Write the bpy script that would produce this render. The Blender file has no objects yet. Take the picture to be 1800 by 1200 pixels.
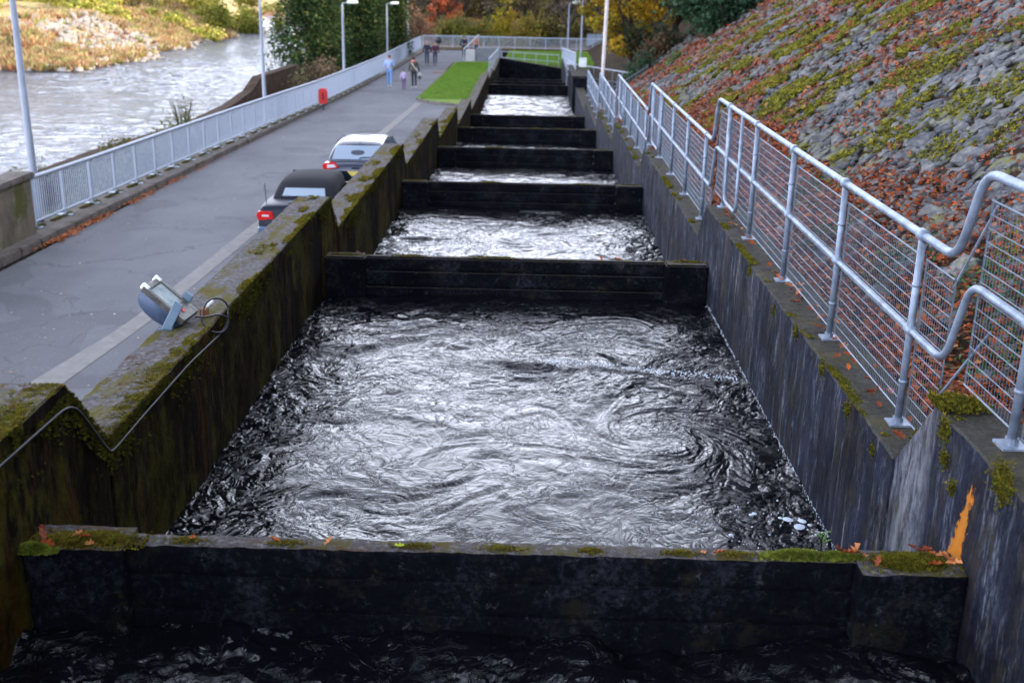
import bpy, bmesh, math, random
import numpy as np
from mathutils import Vector, Matrix, Euler
random.seed(7)
rng = np.random.default_rng(7)
S = bpy.context.scene
COL = S.collection
R_ = math.radians

# ---------------------------------------------------------------- camera
cam_d = bpy.data.cameras.new("camera")
cam = bpy.data.objects.new("camera", cam_d)
COL.objects.link(cam)
F, CX, CY = 1934.0, 900.0, 600.0
v1 = np.array([40, -644, F]); v1 /= np.linalg.norm(v1)
v3 = np.array([-110, 5800, F]); v3 -= v1 * np.dot(v1, v3); v3 /= np.linalg.norm(v3)
ZA = -v3; YA = v1; XA = np.cross(YA, ZA)
if XA[0] < 0: XA = -XA
RW = np.stack([XA, YA, ZA])
m = Matrix.Identity(4)
for i in range(3):
    m[i][0] = RW[i, 0]; m[i][1] = -RW[i, 1]; m[i][2] = -RW[i, 2]
cam.matrix_world = m
cam_d.sensor_width = 36
cam_d.lens = F / 1800 * 36
cam_d.clip_start = 0.1
cam_d.clip_end = 3000
cam_d.dof.use_dof = True
cam_d.dof.focus_distance = 7.6
cam_d.dof.aperture_fstop = 2.4
S.camera = cam
S.render.resolution_x = 1024; S.render.resolution_y = 682

# ---------------------------------------------------------------- sky, sun, exposure
SUN_EL, SUN_DIR = R_(25), Vector((1.0, -0.30, 0)).normalized()
SUN_ROT = math.atan2(SUN_DIR.x, SUN_DIR.y)
world = bpy.data.worlds.new("World"); S.world = world; world.use_nodes = True
wn, wl = world.node_tree.nodes, world.node_tree.links
wn.clear()
sky = wn.new('ShaderNodeTexSky'); sky.sky_type = 'NISHITA'; sky.sun_disc = False
sky.sun_elevation = SUN_EL; sky.sun_rotation = SUN_ROT
sky.air_density = 1.0; sky.dust_density = 1.0
tc = wn.new('ShaderNodeTexCoord')
mp = wn.new('ShaderNodeMapping'); mp.inputs['Scale'].default_value = (1, 1, 2.6)
wl.new(tc.outputs['Generated'], mp.inputs[0])
cn = wn.new('ShaderNodeTexNoise'); cn.inputs['Scale'].default_value = 2.3
cn.inputs['Detail'].default_value = 7; cn.inputs['Roughness'].default_value = .58
wl.new(mp.outputs[0], cn.inputs['Vector'])
sx = wn.new('ShaderNodeSeparateXYZ'); wl.new(tc.outputs['Generated'], sx.inputs[0])
lo = wn.new('ShaderNodeMapRange'); wl.new(sx.outputs[2], lo.inputs[0])   # clouds bank up towards the horizon, bluer overhead
for i_, v_ in enumerate((.25, .75, .16, -.10)): lo.inputs[i_ + 1].default_value = v_
ad = wn.new('ShaderNodeMath'); ad.operation = 'ADD'; wl.new(cn.outputs[0], ad.inputs[0]); wl.new(lo.outputs[0], ad.inputs[1])
cr = wn.new('ShaderNodeValToRGB')
cr.color_ramp.elements[0].position = .40; cr.color_ramp.elements[1].position = .64
wl.new(ad.outputs[0], cr.inputs[0])
mx = wn.new('ShaderNodeMix'); mx.data_type = 'RGBA'
wl.new(cr.outputs[0], mx.inputs[0]); wl.new(sky.outputs[0], mx.inputs[6])
mx.inputs[7].default_value = (36, 38.5, 46, 1)
bg = wn.new('ShaderNodeBackground'); bg.inputs['Strength'].default_value = .10
wl.new(mx.outputs[2], bg.inputs[0])
wo = wn.new('ShaderNodeOutputWorld'); wl.new(bg.outputs[0], wo.inputs[0])

sun_d = bpy.data.lights.new("sun", 'SUN'); sun_d.energy = 5.0; sun_d.angle = R_(.5)
sun_d.color = (1, .87, .64)
sun = bpy.data.objects.new("sun", sun_d); COL.objects.link(sun)
sv = Vector((SUN_DIR.x * math.cos(SUN_EL), SUN_DIR.y * math.cos(SUN_EL), math.sin(SUN_EL)))
sun.rotation_euler = sv.to_track_quat('Z', 'Y').to_euler()
S.view_settings.view_transform = 'Standard'; S.view_settings.look = 'None'
S.view_settings.gamma = 1; S.view_settings.use_curve_mapping = False
S.view_settings.exposure = 0.5

# ---------------------------------------------------------------- helpers
def tag(o, label=None, cat=None, group=None, kind=None):
    if label: o['label'] = label
    if cat: o['category'] = cat
    if group: o['group'] = group
    if kind: o['kind'] = kind
    return o

def empty(name, loc, label=None, cat=None, group=None, rz=0):
    o = bpy.data.objects.new(name, None); COL.objects.link(o)
    o.location = loc; o.rotation_euler = (0, 0, rz); o.empty_display_size = .2
    return tag(o, label, cat, group)

def link(name, me, mat=None, parent=None, smooth=False):
    if mat is not None: me.materials.append(mat)
    if smooth: me.polygons.foreach_set('use_smooth', np.ones(len(me.polygons), bool))
    o = bpy.data.objects.new(name, me); COL.objects.link(o)
    if parent: o.parent = parent
    return o

def mesh_np(name, V, Fc, col=None, smooth=False):
    """V (n,3), Fc (m,k) -> mesh; col (m,3) per face colour"""
    V = np.asarray(V, np.float32); Fc = np.asarray(Fc, np.int32)
    me = bpy.data.meshes.new(name)
    n, k = Fc.shape
    me.vertices.add(len(V)); me.vertices.foreach_set('co', V.ravel())
    me.loops.add(n * k); me.loops.foreach_set('vertex_index', Fc.ravel())
    me.polygons.add(n)
    me.polygons.foreach_set('loop_start', np.arange(0, n * k, k, dtype=np.int32))
    me.polygons.foreach_set('loop_total', np.full(n, k, np.int32))
    if smooth: me.polygons.foreach_set('use_smooth', np.ones(n, bool))
    me.update(calc_edges=True)
    if col is not None:
        a = me.color_attributes.new('Col', 'FLOAT_COLOR', 'CORNER')
        c = np.ones((n, k, 4), np.float32); c[:, :, :3] = np.asarray(col)[:, None, :]
        a.data.foreach_set('color', c.ravel())
    return me

class MB:
    """collects boxes, tubes, prisms as one mesh"""
    def __init__(s): s.v = []; s.f = []
    def add(s, vs, fs):
        o = len(s.v); s.v += [tuple(v) for v in vs]; s.f += [tuple(i + o for i in f) for f in fs]; return s
    def box(s, x0, x1, y0, y1, z0, z1, M=None):
        vs = [Vector((x, y, z)) for z in (z0, z1) for y in (y0, y1) for x in (x0, x1)]
        if M: vs = [M @ v for v in vs]
        return s.add(vs, [(0, 2, 3, 1), (4, 5, 7, 6), (0, 1, 5, 4), (2, 6, 7, 3), (0, 4, 6, 2), (1, 3, 7, 5)])
    def tube(s, pts, r, n=8, cap=True):
        pts = [Vector(p) for p in pts]
        rs = r if isinstance(r, (list, tuple)) else [r] * len(pts)
        rings = []; up = None
        for i, p in enumerate(pts):
            d = ((pts[min(i + 1, len(pts) - 1)] - p).normalized() + (p - pts[max(i - 1, 0)]).normalized())
            if d.length < 1e-6: d = Vector((0, 0, 1))
            d.normalize()
            if up is None:
                up = Vector((0, 0, 1)) if abs(d.z) < .9 else Vector((1, 0, 0))
            a = d.cross(up).normalized(); b = a.cross(d).normalized(); up = b
            rings.append([p + (a * math.cos(t) + b * math.sin(t)) * rs[i] for t in [2 * math.pi * k / n for k in range(n)]])
        vs = [v for rg in rings for v in rg]; fs = []
        for i in range(len(pts) - 1):
            for k in range(n):
                fs.append((i * n + k, i * n + (k + 1) % n, (i + 1) * n + (k + 1) % n, (i + 1) * n + k))
        if cap:
            fs.append(tuple(range(n))[::-1]); fs.append(tuple((len(pts) - 1) * n + k for k in range(n)))
        return s.add(vs, fs)
    def prism(s, poly, axis, a0, a1):
        """poly: 2-d points in the other two axes"""
        def mk(p, a):
            l = list(p); l.insert(axis, a); return l
        n = len(poly)
        vs = [mk(p, a0) for p in poly] + [mk(p, a1) for p in poly]
        return s.add(vs, [tuple(range(n))[::-1], tuple(range(n, 2 * n))] + [(k, (k + 1) % n, (k + 1) % n + n, k + n) for k in range(n)])
    def mesh(s, name='m', bevel=0, seg=1, smooth=False):
        me = bpy.data.meshes.new(name); me.from_pydata(s.v, [], s.f)
        bm = bmesh.new(); bm.from_mesh(me)
        bmesh.ops.recalc_face_normals(bm, faces=bm.faces)
        if bevel:
            es = [e for e in bm.edges if len(e.link_faces) == 2 and e.calc_face_angle(0) > .5]
            bmesh.ops.bevel(bm, geom=es, offset=bevel, segments=seg, affect='EDGES', clamp_overlap=True)
        bm.to_mesh(me); bm.free()
        if smooth: me.polygons.foreach_set('use_smooth', np.ones(len(me.polygons), bool))
        return me
    def build(s, name, mat, parent=None, bevel=0, seg=1, smooth=False):
        return link(name, s.mesh(name, bevel, seg, smooth), mat, parent)

def round_path(pts, r, n=5):
    """fillet the corners of a polyline"""
    pts = [Vector(p) for p in pts]; out = [pts[0]]
    for i in range(1, len(pts) - 1):
        a, b, c = pts[i - 1], pts[i], pts[i + 1]
        ra = min(r, (a - b).length * .49); rc = min(r, (c - b).length * .49)
        p, q = b + (a - b).normalized() * ra, b + (c - b).normalized() * rc
        for k in range(n + 1):
            t = k / n; out.append(p * (1 - t) ** 2 + b * 2 * t * (1 - t) + q * t * t)
    out.append(pts[-1]); return out

# numpy gradient-ish noise
def _hash(ix, iy, s):
    h = (ix.astype(np.int64) * 374761393 + iy.astype(np.int64) * 668265263 + s * 974634777) & 0xffffffff
    h = ((h ^ (h >> 13)) * 1274126177) & 0xffffffff
    return ((h ^ (h >> 16)) & 0xffff) / 65535.0
def vnoise(x, y, s=0):
    ix, iy = np.floor(x), np.floor(y); fx, fy = x - ix, y - iy
    fx = fx * fx * fx * (fx * (fx * 6 - 15) + 10); fy = fy * fy * fy * (fy * (fy * 6 - 15) + 10)
    a, b = _hash(ix, iy, s), _hash(ix + 1, iy, s); c, d = _hash(ix, iy + 1, s), _hash(ix + 1, iy + 1, s)
    return (a * (1 - fx) + b * fx) * (1 - fy) + (c * (1 - fx) + d * fx) * fy - .5
def fbm(x, y, o=4, s=0, g=.5):
    r = 0; a = 1
    for i in range(o):
        r = r + a * vnoise(x, y, s + i * 17); x = x * 2.03 + 11.3; y = y * 2.03 + 5.7; a *= g
    return r

# ---------------------------------------------------------------- materials
class NT:
    def __init__(s, name):
        s.m = bpy.data.materials.new(name); s.m.use_nodes = True
        s.t = s.m.node_tree; s.t.nodes.clear()
        s.out = s.n('ShaderNodeOutputMaterial')
        s.p = s.n('ShaderNodeBsdfPrincipled'); s.l(s.p.outputs[0], s.out.inputs[0])
    def n(s, t, **k):
        o = s.t.nodes.new(t)
        for a, b in k.items(): setattr(o, a, b)
        return o
    def l(s, a, b): s.t.links.new(a, b)
    def coord(s, scale=(1, 1, 1), geo=True):
        g = s.n('ShaderNodeNewGeometry').outputs['Position'] if geo else s.n('ShaderNodeTexCoord').outputs['Object']
        mpn = s.n('ShaderNodeMapping'); mpn.inputs['Scale'].default_value = scale
        s.l(g, mpn.inputs[0]); return mpn.outputs[0]
    def noise(s, scale, detail=4, rough=.55, vec=None, dist=0, sc=(1, 1, 1)):
        o = s.n('ShaderNodeTexNoise'); o.inputs['Scale'].default_value = scale
        o.inputs['Detail'].default_value = detail; o.inputs['Roughness'].default_value = rough
        o.inputs['Distortion'].default_value = dist
        s.l(vec if vec is not None else s.coord(sc), o.inputs['Vector']); return o.outputs[0]
    def ramp(s, v, stops, interp='LINEAR'):
        o = s.n('ShaderNodeValToRGB'); r = o.color_ramp; r.interpolation = interp
        while len(r.elements) < len(stops): r.elements.new(.5)
        for e, (p, c) in zip(r.elements, stops):
            e.position = p; e.color = (c[0], c[1], c[2], 1) if isinstance(c, (tuple, list)) else (c, c, c, 1)
        s.l(v, o.inputs[0]); return o.outputs[0]
    def mix(s, f, a, b, bt='MIX'):
        o = s.n('ShaderNodeMix', data_type='RGBA', blend_type=bt)
        for v, i in ((f, 0), (a, 6), (b, 7)):
            if isinstance(v, (int, float)): o.inputs[i].default_value = v
            elif isinstance(v, tuple): o.inputs[i].default_value = (*v, 1)
            else: s.l(v, o.inputs[i])
        return o.outputs[2]
    def math(s, op, a, b=None, c=None):
        o = s.n('ShaderNodeMath', operation=op)
        for i, v in enumerate((a, b, c)):
            if v is None: continue
            if isinstance(v, (int, float)): o.inputs[i].default_value = v
            else: s.l(v, o.inputs[i])
        return o.outputs[0]
    def maprange(s, v, a, b, c=0, d=1):
        o = s.n('ShaderNodeMapRange')
        for i, x in enumerate((v, a, b, c, d)):
            if isinstance(x, (int, float)): o.inputs[i].default_value = x
            else: s.l(x, o.inputs[i])
        return o.outputs[0]
    def xyz(s, which='Position'):
        g = s.n('ShaderNodeNewGeometry'); o = s.n('ShaderNodeSeparateXYZ'); s.l(g.outputs[which], o.inputs[0]); return o.outputs
    def base(s, c, rough=.6, metal=0, spec=.5):
        i = s.p.inputs
        if isinstance(c, tuple): i['Base Color'].default_value = (*c, 1)
        else: s.l(c, i['Base Color'])
        if isinstance(rough, (int, float)): i['Roughness'].default_value = rough
        else: s.l(rough, i['Roughness'])
        i['Metallic'].default_value = metal; i['Specular IOR Level'].default_value = spec
    def bump(s, h, strength=.5, dist=.02, prev=None):
        o = s.n('ShaderNodeBump'); o.inputs['Strength'].default_value = strength; o.inputs['Distance'].default_value = dist
        s.l(h, o.inputs['Height'])
        if prev is not None: s.l(prev, o.inputs['Normal'])
        s.l(o.outputs[0], s.p.inputs['Normal']); return o.outputs[0]

def simple(name, c, rough=.5, metal=0, var=.15, scale=8, bump=.0, spec=.5):
    t = NT(name)
    d = tuple(x * (1 - var) for x in c); e = tuple(min(1, x * (1 + var)) for x in c)
    nz = t.noise(scale, 5, .6, vec=t.coord(geo=False))
    t.base(t.ramp(nz, [(.3, d), (.7, e)]), rough, metal, spec)
    if bump: t.bump(t.noise(scale * 6, 4, .6, vec=t.coord(geo=False)), bump, .01)
    return t.m

def vcol(name, rough=.7, trans=.0, gloss=.3, nvar=.3, nscale=3):
    t = NT(name)
    a = t.n('ShaderNodeAttribute'); a.attribute_name = 'Col'
    nz = t.noise(nscale, 3)
    c = t.mix(1.0, a.outputs['Color'], t.ramp(nz, [(.3, 1 - nvar), (.7, 1 + nvar)]), 'MULTIPLY')
    t.base(c, rough, 0, gloss)
    if trans:
        tr = t.n('ShaderNodeBsdfTranslucent'); t.l(c, tr.inputs[0])
        ms = t.n('ShaderNodeMixShader'); ms.inputs[0].default_value = trans
        t.l(t.p.outputs[0], ms.inputs[1]); t.l(tr.outputs[0], ms.inputs[2]); t.l(ms.outputs[0], t.out.inputs[0])
    return t.m

def concrete_left():
    t = NT('mossy_shade_dark_concrete'); P = t.xyz(); N = t.xyz('Normal')
    big = t.noise(1.1, 5, .6, sc=(1, 1, .45)); fine = t.noise(22, 5, .65); str_ = t.noise(5, 5, .7, sc=(1, 1, .12))
    side = t.ramp(str_, [(.34, (.0015, .001, .001)), (.5, (.007, .0045, .003)), (.68, (.026, .016, .009))])  # side faces kept near black: shade of the deep channel put into the colour
    mossn = t.math('ADD', t.math('MULTIPLY', big, .8), t.math('MULTIPLY', t.noise(9, 5, .7, sc=(1, 1, .5)), .45))
    s3 = t.noise(26, 5, .75, sc=(1, 1, .25))
    side = t.mix(t.ramp(s3, [(.34, .9), (.5, 0)]), side, (.0015, .001, .001))
    side = t.mix(t.math('MULTIPLY', t.ramp(s3, [(.56, 0), (.64, .8)]), t.ramp(str_, [(.5, 0), (.6, 1)])), side, (.035, .031, .028))
    side = t.mix(t.ramp(mossn, [(.60, 0), (.70, .9)]), side, (.034, .030, .004))
    rust = t.noise(2.4, 4, .6, sc=(1, 1, .2))
    side = t.mix(t.ramp(rust, [(.56, 0), (.66, .7)]), side, (.05, .02, .004))
    side = t.mix(1.0, side, t.ramp(t.noise(1.3, 6, .7), [(.36, .25), (.5, .9), (.64, 1.6)]), 'MULTIPLY')
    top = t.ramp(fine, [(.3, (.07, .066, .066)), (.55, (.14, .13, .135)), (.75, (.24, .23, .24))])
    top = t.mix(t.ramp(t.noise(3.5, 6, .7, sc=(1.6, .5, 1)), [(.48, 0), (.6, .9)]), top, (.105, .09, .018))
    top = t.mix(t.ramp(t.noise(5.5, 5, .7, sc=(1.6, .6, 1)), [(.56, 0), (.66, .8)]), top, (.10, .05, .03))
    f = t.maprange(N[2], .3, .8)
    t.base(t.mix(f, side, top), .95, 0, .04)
    t.bump(t.math('ADD', fine, t.math('MULTIPLY', big, 2)), .9, .03)
    return t.m

def concrete_right():
    t = NT('streaked_shade_dark_concrete'); P = t.xyz(); N = t.xyz('Normal')
    fine = t.noise(26, 6, .7); big = t.noise(.9, 5, .6)
    s1 = t.noise(7, 6, .72, sc=(1, 1, .13)); s2 = t.noise(15, 5, .7, sc=(1, 1, .16))
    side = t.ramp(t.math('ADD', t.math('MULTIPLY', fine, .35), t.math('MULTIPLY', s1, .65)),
                  [(.3, (.004, .005, .011)), (.5, (.011, .014, .027)), (.68, (.03, .037, .06))])  # side tones lowered towards navy, painting in the channel's shade
    s3 = t.noise(30, 4, .75, sc=(1, 1, .22)); s4 = t.noise(11, 6, .75, sc=(1, 1, .10))
    side = t.mix(t.ramp(s3, [(.36, .75), (.5, 0)]), side, (.006, .007, .013))
    wh = t.math('MULTIPLY', t.ramp(s1, [(.52, 0), (.60, 1)]), t.ramp(s3, [(.50, 0), (.58, 1)]))
    side = t.mix(t.math('MULTIPLY', wh, .85), side, (.10, .11, .135))
    wh2 = t.math('MULTIPLY', t.ramp(s4, [(.58, 0), (.64, 1)]), t.ramp(s2, [(.45, 0), (.55, 1)]))
    side = t.mix(t.math('MULTIPLY', wh2, .8), side, (.17, .165, .155))
    br = t.ramp(t.noise(3.2, 5, .65, sc=(1, 1, .18)), [(.55, 0), (.7, .75)])
    side = t.mix(br, side, (.06, .037, .022))
    side = t.mix(1.0, side, t.ramp(t.noise(1.7, 7, .75), [(.36, .35), (.5, .95), (.64, 1.7)]), 'MULTIPLY')
    side = t.mix(t.ramp(t.noise(5, 7, .8, sc=(1, 1, .5)), [(.52, 0), (.62, .7)]), side, (.028, .022, .016))
    # pale lime run under the step in the wall
    dy = t.math('ABSOLUTE', t.math('SUBTRACT', P[1], t.math('ADD', 5.72, t.math('MULTIPLY', t.math('SUBTRACT', s2, .5), .35))))
    lime = t.math('MULTIPLY', t.maprange(dy, .12, .32, 1, 0), t.ramp(s2, [(.3, .35), (.6, 1)]))
    lime = t.math('MULTIPLY', lime, t.ramp(t.noise(9, 7, .8, sc=(1, 1, .3)), [(.40, .1), (.56, 1)]))
    side = t.mix(t.math('MULTIPLY', lime, .85), side, (.20, .21, .235))
    # orange lichen streak
    oc = t.math('ADD', t.math('MULTIPLY', t.math('ADD', P[2], 2.55), -.22), t.math('ADD', 4.97, t.math('MULTIPLY', t.math('SUBTRACT', s2, .5), .12)))
    oy = t.math('ABSOLUTE', t.math('SUBTRACT', P[1], oc))
    w_ = t.math('ADD', t.maprange(P[2], -2.78, -2.33, .088, .010), t.math('ADD', t.math('MULTIPLY', t.math('SUBTRACT', s3, .5), .14), t.math('MULTIPLY', t.math('SUBTRACT', fine, .5), .14)))
    om = t.math('MULTIPLY', t.maprange(t.math('SUBTRACT', w_, oy), 0, .014), t.math('LESS_THAN', t.math('ABSOLUTE', t.math('ADD', P[2], 2.56)), .23))
    side = t.mix(t.math('MULTIPLY', om, .9), side, (.46, .16, .015))
    grn = t.ramp(t.noise(1.6, 5, .7), [(.55, 0), (.72, .7)])
    side = t.mix(t.math('MULTIPLY', grn, .5), side, (.04, .045, .015))
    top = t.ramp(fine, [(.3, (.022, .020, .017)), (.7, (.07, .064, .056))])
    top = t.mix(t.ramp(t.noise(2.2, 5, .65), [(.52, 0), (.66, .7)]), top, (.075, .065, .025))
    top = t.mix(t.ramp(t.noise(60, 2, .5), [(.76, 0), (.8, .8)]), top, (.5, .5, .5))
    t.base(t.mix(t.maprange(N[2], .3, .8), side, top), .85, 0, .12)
    t.bump(t.math('ADD', fine, t.math('MULTIPLY', s2, .7)), .7, .02)
    return t.m

def concrete_weir():
    t = NT('wet_shade_black_concrete'); N = t.xyz('Normal')
    fine = t.noise(30, 6, .7); big = t.noise(2.6, 5, .65)
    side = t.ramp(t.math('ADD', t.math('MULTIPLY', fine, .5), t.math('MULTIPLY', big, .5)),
                  [(.38, (.001, .0012, .003)), (.52, (.0035, .004, .0075)), (.72, (.035, .039, .05))])  # near-black faces: wet concrete plus the channel's shade painted into the colour
    side = t.mix(t.ramp(t.noise(3.1, 6, .75), [(.56, 0), (.66, .75)]), side, (.016, .014, .009))
    side = t.mix(t.ramp(t.noise(11, 6, .8), [(.60, 0), (.66, .6)]), side, (.07, .07, .075))
    side = t.mix(t.ramp(t.noise(6.3, 5, .7), [(.64, 0), (.70, .8)]), side, (.018, .022, .004))
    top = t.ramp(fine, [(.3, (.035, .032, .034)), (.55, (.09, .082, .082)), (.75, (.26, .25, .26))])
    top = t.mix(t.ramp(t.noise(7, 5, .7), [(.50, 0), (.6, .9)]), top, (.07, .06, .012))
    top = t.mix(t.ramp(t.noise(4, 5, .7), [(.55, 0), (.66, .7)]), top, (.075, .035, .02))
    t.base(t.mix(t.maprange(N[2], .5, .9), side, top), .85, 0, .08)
    t.bump(t.math('ADD', fine, big), .8, .02)
    return t.m

def water_mat(name, bumps, foam=None, creases=(), tint=(.004, .004, .006), rough=.03, ior=1.36):
    t = NT(name)
    vec = t.coord()
    warp = t.n('ShaderNodeTexNoise'); warp.inputs['Scale'].default_value = 1.1; warp.inputs['Detail'].default_value = 3
    t.l(vec, warp.inputs['Vector'])
    va = t.n('ShaderNodeVectorMath', operation='MULTIPLY_ADD')
    t.l(warp.outputs['Color'], va.inputs[0]); va.inputs[1].default_value = (1.1, 1.1, 0); t.l(vec, va.inputs[2])
    prev = None
    for (sc, st, dist, asp) in bumps:
        mpn = t.n('ShaderNodeMapping'); mpn.inputs['Scale'].default_value = asp
        t.l(va.outputs[0], mpn.inputs[0])
        nz = t.noise(sc, 5, .6, vec=mpn.outputs[0], dist=.8)
        ridge = t.math('SUBTRACT', 1.0, t.math('ABSOLUTE', t.math('MULTIPLY', t.math('SUBTRACT', nz, .5), 4.0)))
        prev = t.bump(ridge, st, dist, prev)
    for (sc, wd, dist) in creases:
        nz = t.noise(sc, 6, .62, vec=va.outputs[0], dist=1.6)
        cz = t.maprange(t.math('ABSOLUTE', t.math('SUBTRACT', nz, .5)), 0, wd, 0, 1)
        prev = t.bump(cz, .7, dist, prev)
    t.base(tint, rough, 0, .5); t.p.inputs['IOR'].default_value = ior
    if foam:
        fm = t.ramp(t.noise(foam[0], 7, .75, vec=va.outputs[0], dist=.6), [(foam[1], 0), (foam[1] + foam[2], 1)])
        fm2 = t.ramp(t.noise(foam[3], 3, .5), [(foam[4], 0), (foam[4] + .12, 1)])
        f = t.math('MULTIPLY', fm, fm2)
        t.base(t.mix(f, tint, (.55, .58, .64)), t.math('ADD', rough, t.math('MULTIPLY', f, .5)))
    return t.m

def asphalt():
    t = NT('asphalt')
    fine = t.noise(90, 3, .6); big = t.noise(.35, 5, .6); st = t.noise(.9, 4, .6, sc=(1, .22, 1))
    c = t.ramp(t.math('ADD', t.math('MULTIPLY', big, .6), t.math('MULTIPLY', st, .4)), [(.35, (.135, .138, .152)), (.5, (.175, .178, .195)), (.66, (.22, .222, .238))])
    vo = t.n('ShaderNodeTexVoronoi'); vo.feature = 'DISTANCE_TO_EDGE'; vo.inputs['Scale'].default_value = .33
    wv = t.n('ShaderNodeVectorMath', operation='MULTIPLY_ADD'); wn_ = t.n('ShaderNodeTexNoise'); wn_.inputs['Scale'].default_value = 1.4; wn_.inputs['Detail'].default_value = 5
    co_ = t.coord(); t.l(co_, wn_.inputs['Vector']); t.l(wn_.outputs['Color'], wv.inputs[0]); wv.inputs[1].default_value = (1.6, 1.6, 0); t.l(co_, wv.inputs[2]); t.l(wv.outputs[0], vo.inputs['Vector'])
    c = t.mix(t.ramp(vo.outputs['Distance'], [(.003, .45), (.007, 0)]), c, (.03, .03, .033))
    c = t.mix(t.ramp(t.noise(.28, 2, .4), [(.60, 0), (.605, .35)]), c, (.075, .076, .085))
    c = t.mix(t.ramp(t.noise(2.3, 6, .75), [(.56, 0), (.7, .4)]), c, (.2, .195, .19))
    c = t.mix(.35, c, t.ramp(fine, [(.3, (.03, .03, .035)), (.7, (.16, .16, .175))]))
    sp = t.noise(34, 1, .3); c = t.mix(t.ramp(sp, [(.74, 0), (.77, .7)]), c, (.4, .38, .36))
    t.base(c, .92, 0, .15); t.bump(fine, .4, .01); return t.m

def ground_mat(name, stops, scale=1.2, bump=.6, sc=(1, 1, 1), extra=None):
    t = NT(name)
    a = t.noise(scale, 7, .7, sc=sc); c = t.ramp(a, stops)
    if extra: c = t.mix(t.ramp(t.noise(extra[0], 4, .6), [(extra[1], 0), (extra[1] + .1, 1)]), c, extra[2])
    t.base(c, .95, 0, .1); t.bump(t.noise(scale * 9, 5, .7), bump, .06); return t.m

M = {}
M['cl'] = concrete_left(); M['cr'] = concrete_right(); M['cw'] = concrete_weir(); M['asphalt'] = asphalt()
M['water'] = water_mat('dark_pool_water', [(1.5, .2, .04, (1, 1, 1)), (5.5, .16, .008, (1, 1.2, 1)), (16, .12, .003, (1, 1.1, 1))],
                       foam=(9, .66, .05, .8, .55), ior=1.43, creases=((1.1, .010, .0045), (2.6, .014, .0022)))
M['river'] = water_mat('river_water', [(.3, .8, .35, (.6, 1.8, 1)), (1.1, .9, .12, (.7, 1.9, 1)), (4, .4, .02, (.8, 1.6, 1))],
                       foam=(1.6, .67, .08, .12, .58), tint=(.03, .04, .065), rough=.12, ior=1.5)
M['galv'] = simple('galvanised_steel', (.21, .255, .33), .5, .4, .38, 9, .3)
M['wire'] = simple('dull_steel_wire', (.15, .185, .235), .55, .4, .2, 9)
M['lampgrey'] = simple('lamp_grey', (.24, .27, .33), .55, .2, .1, 4)
M['galvf'] = simple('pale_galvanised_steel', (.36, .41, .50), .5, .2, .08, 6)
M['kerb'] = ground_mat('kerb_concrete', [(.3, (.11, .095, .085)), (.55, (.17, .15, .135)), (.75, (.24, .21, .19))], 3, .4, extra=(4, .58, (.06, .065, .02)))
M['strip'] = ground_mat('pale_concrete_strip', [(.3, (.20, .19, .185)), (.7, (.28, .268, .26))], 4, .3)
M['grass'] = ground_mat('lawn', [(.3, (.10, .17, .03)), (.5, (.15, .24, .045)), (.68, (.26, .26, .07))], .9, .8)
M['grassblade'] = vcol('grass_blade', .8, .2)
M['leaf'] = vcol('fallen_leaf', .75, .1, .2, .25, 9)
M['foliage'] = vcol('foliage', .8, .35, .15, .35, .8)
M['moss'] = vcol('moss', .95, .1, .05, .3, 14)
M['bark'] = ground_mat('bark', [(.3, (.03, .025, .02)), (.7, (.10, .085, .07))], 5, .8, sc=(1, 1, .3))
M['soil'] = ground_mat('leafy_soil', [(.3, (.016, .012, .009)), (.5, (.035, .022, .014)), (.7, (.07, .038, .02))], 2.2, .8, extra=(1.5, .56, (.05, .06, .02)))
M['farground'] = ground_mat('woodland_floor', [(.3, (.06, .045, .03)), (.5, (.13, .08, .04)), (.7, (.14, .13, .04))], .7, .6)
M['bank'] = ground_mat('dry_grass_bank', [(.3, (.24, .15, .08)), (.5, (.46, .36, .18)), (.7, (.62, .54, .28))], .5, .8, extra=(.18, .55, (.25, .13, .08)))
M['bed'] = simple('wet_slate_bed', (.05, .05, .05), .9, 0, .5, 2, .5)

def rock_mat():
    t = NT('grey_slate_stone')
    oi = t.n('ShaderNodeObjectInfo'); fine = t.noise(9, 6, .7)
    a = t.n('ShaderNodeAttribute'); a.attribute_name = 'Col'
    c = t.ramp(fine, [(.3, (.05, .053, .06)), (.5, (.115, .12, .13)), (.7, (.25, .252, .255))])
    rv = t.noise(1.7, 2, .5)
    c = t.mix(1.0, c, t.ramp(rv, [(.3, (.55, .55, .6)), (.5, (.95, .93, .9)), (.7, (1.25, 1.2, 1.1))]), 'MULTIPLY')
    N = t.xyz('Normal'); mossm = t.math('ADD', t.noise(.55, 5, .7), t.math('MULTIPLY', t.noise(6, 4, .6), .3))
    mm = t.math('MULTIPLY', t.ramp(mossm, [(.68, 0), (.76, 1)]), t.maprange(N[2], .35, .7))
    c = t.mix(t.math('MULTIPLY', mm, .8), c, (.13, .125, .02))
    t.base(c, .9, 0, .2); t.bump(fine, .7, .02); return t.m
M['rock'] = rock_mat()
def bankrock():
    return ground_mat('pale_bank_rock', [(.3, (.2, .17, .16)), (.6, (.45, .41, .38)), (.8, (.6, .56, .5))], 1.5, .7)
M['bankrock'] = bankrock()

# ---------------------------------------------------------------- levels of the fish ladder
def weir_y(k): return 4.9 + 8.2 * k if k < 6 else (65.0 if k == 6 else 65.0 + 8.0 * (k - 6))
def weir_z(k): return -2.77 - .546 * k
def water_z(k): return weir_z(k + 1) - .47
XL, XR = -2.5, 2.2
LP = [5.54, 13.6, 21.6, 29.6, 37.5, 46.0, 64.4, 72.6, 86.0]
LT = [-2.15, -2.68, -3.18, -3.67, -4.28, -4.9, -5.38, -5.75, -6.02]
def road_z(y): return -5.25 - .016 * y

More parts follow.
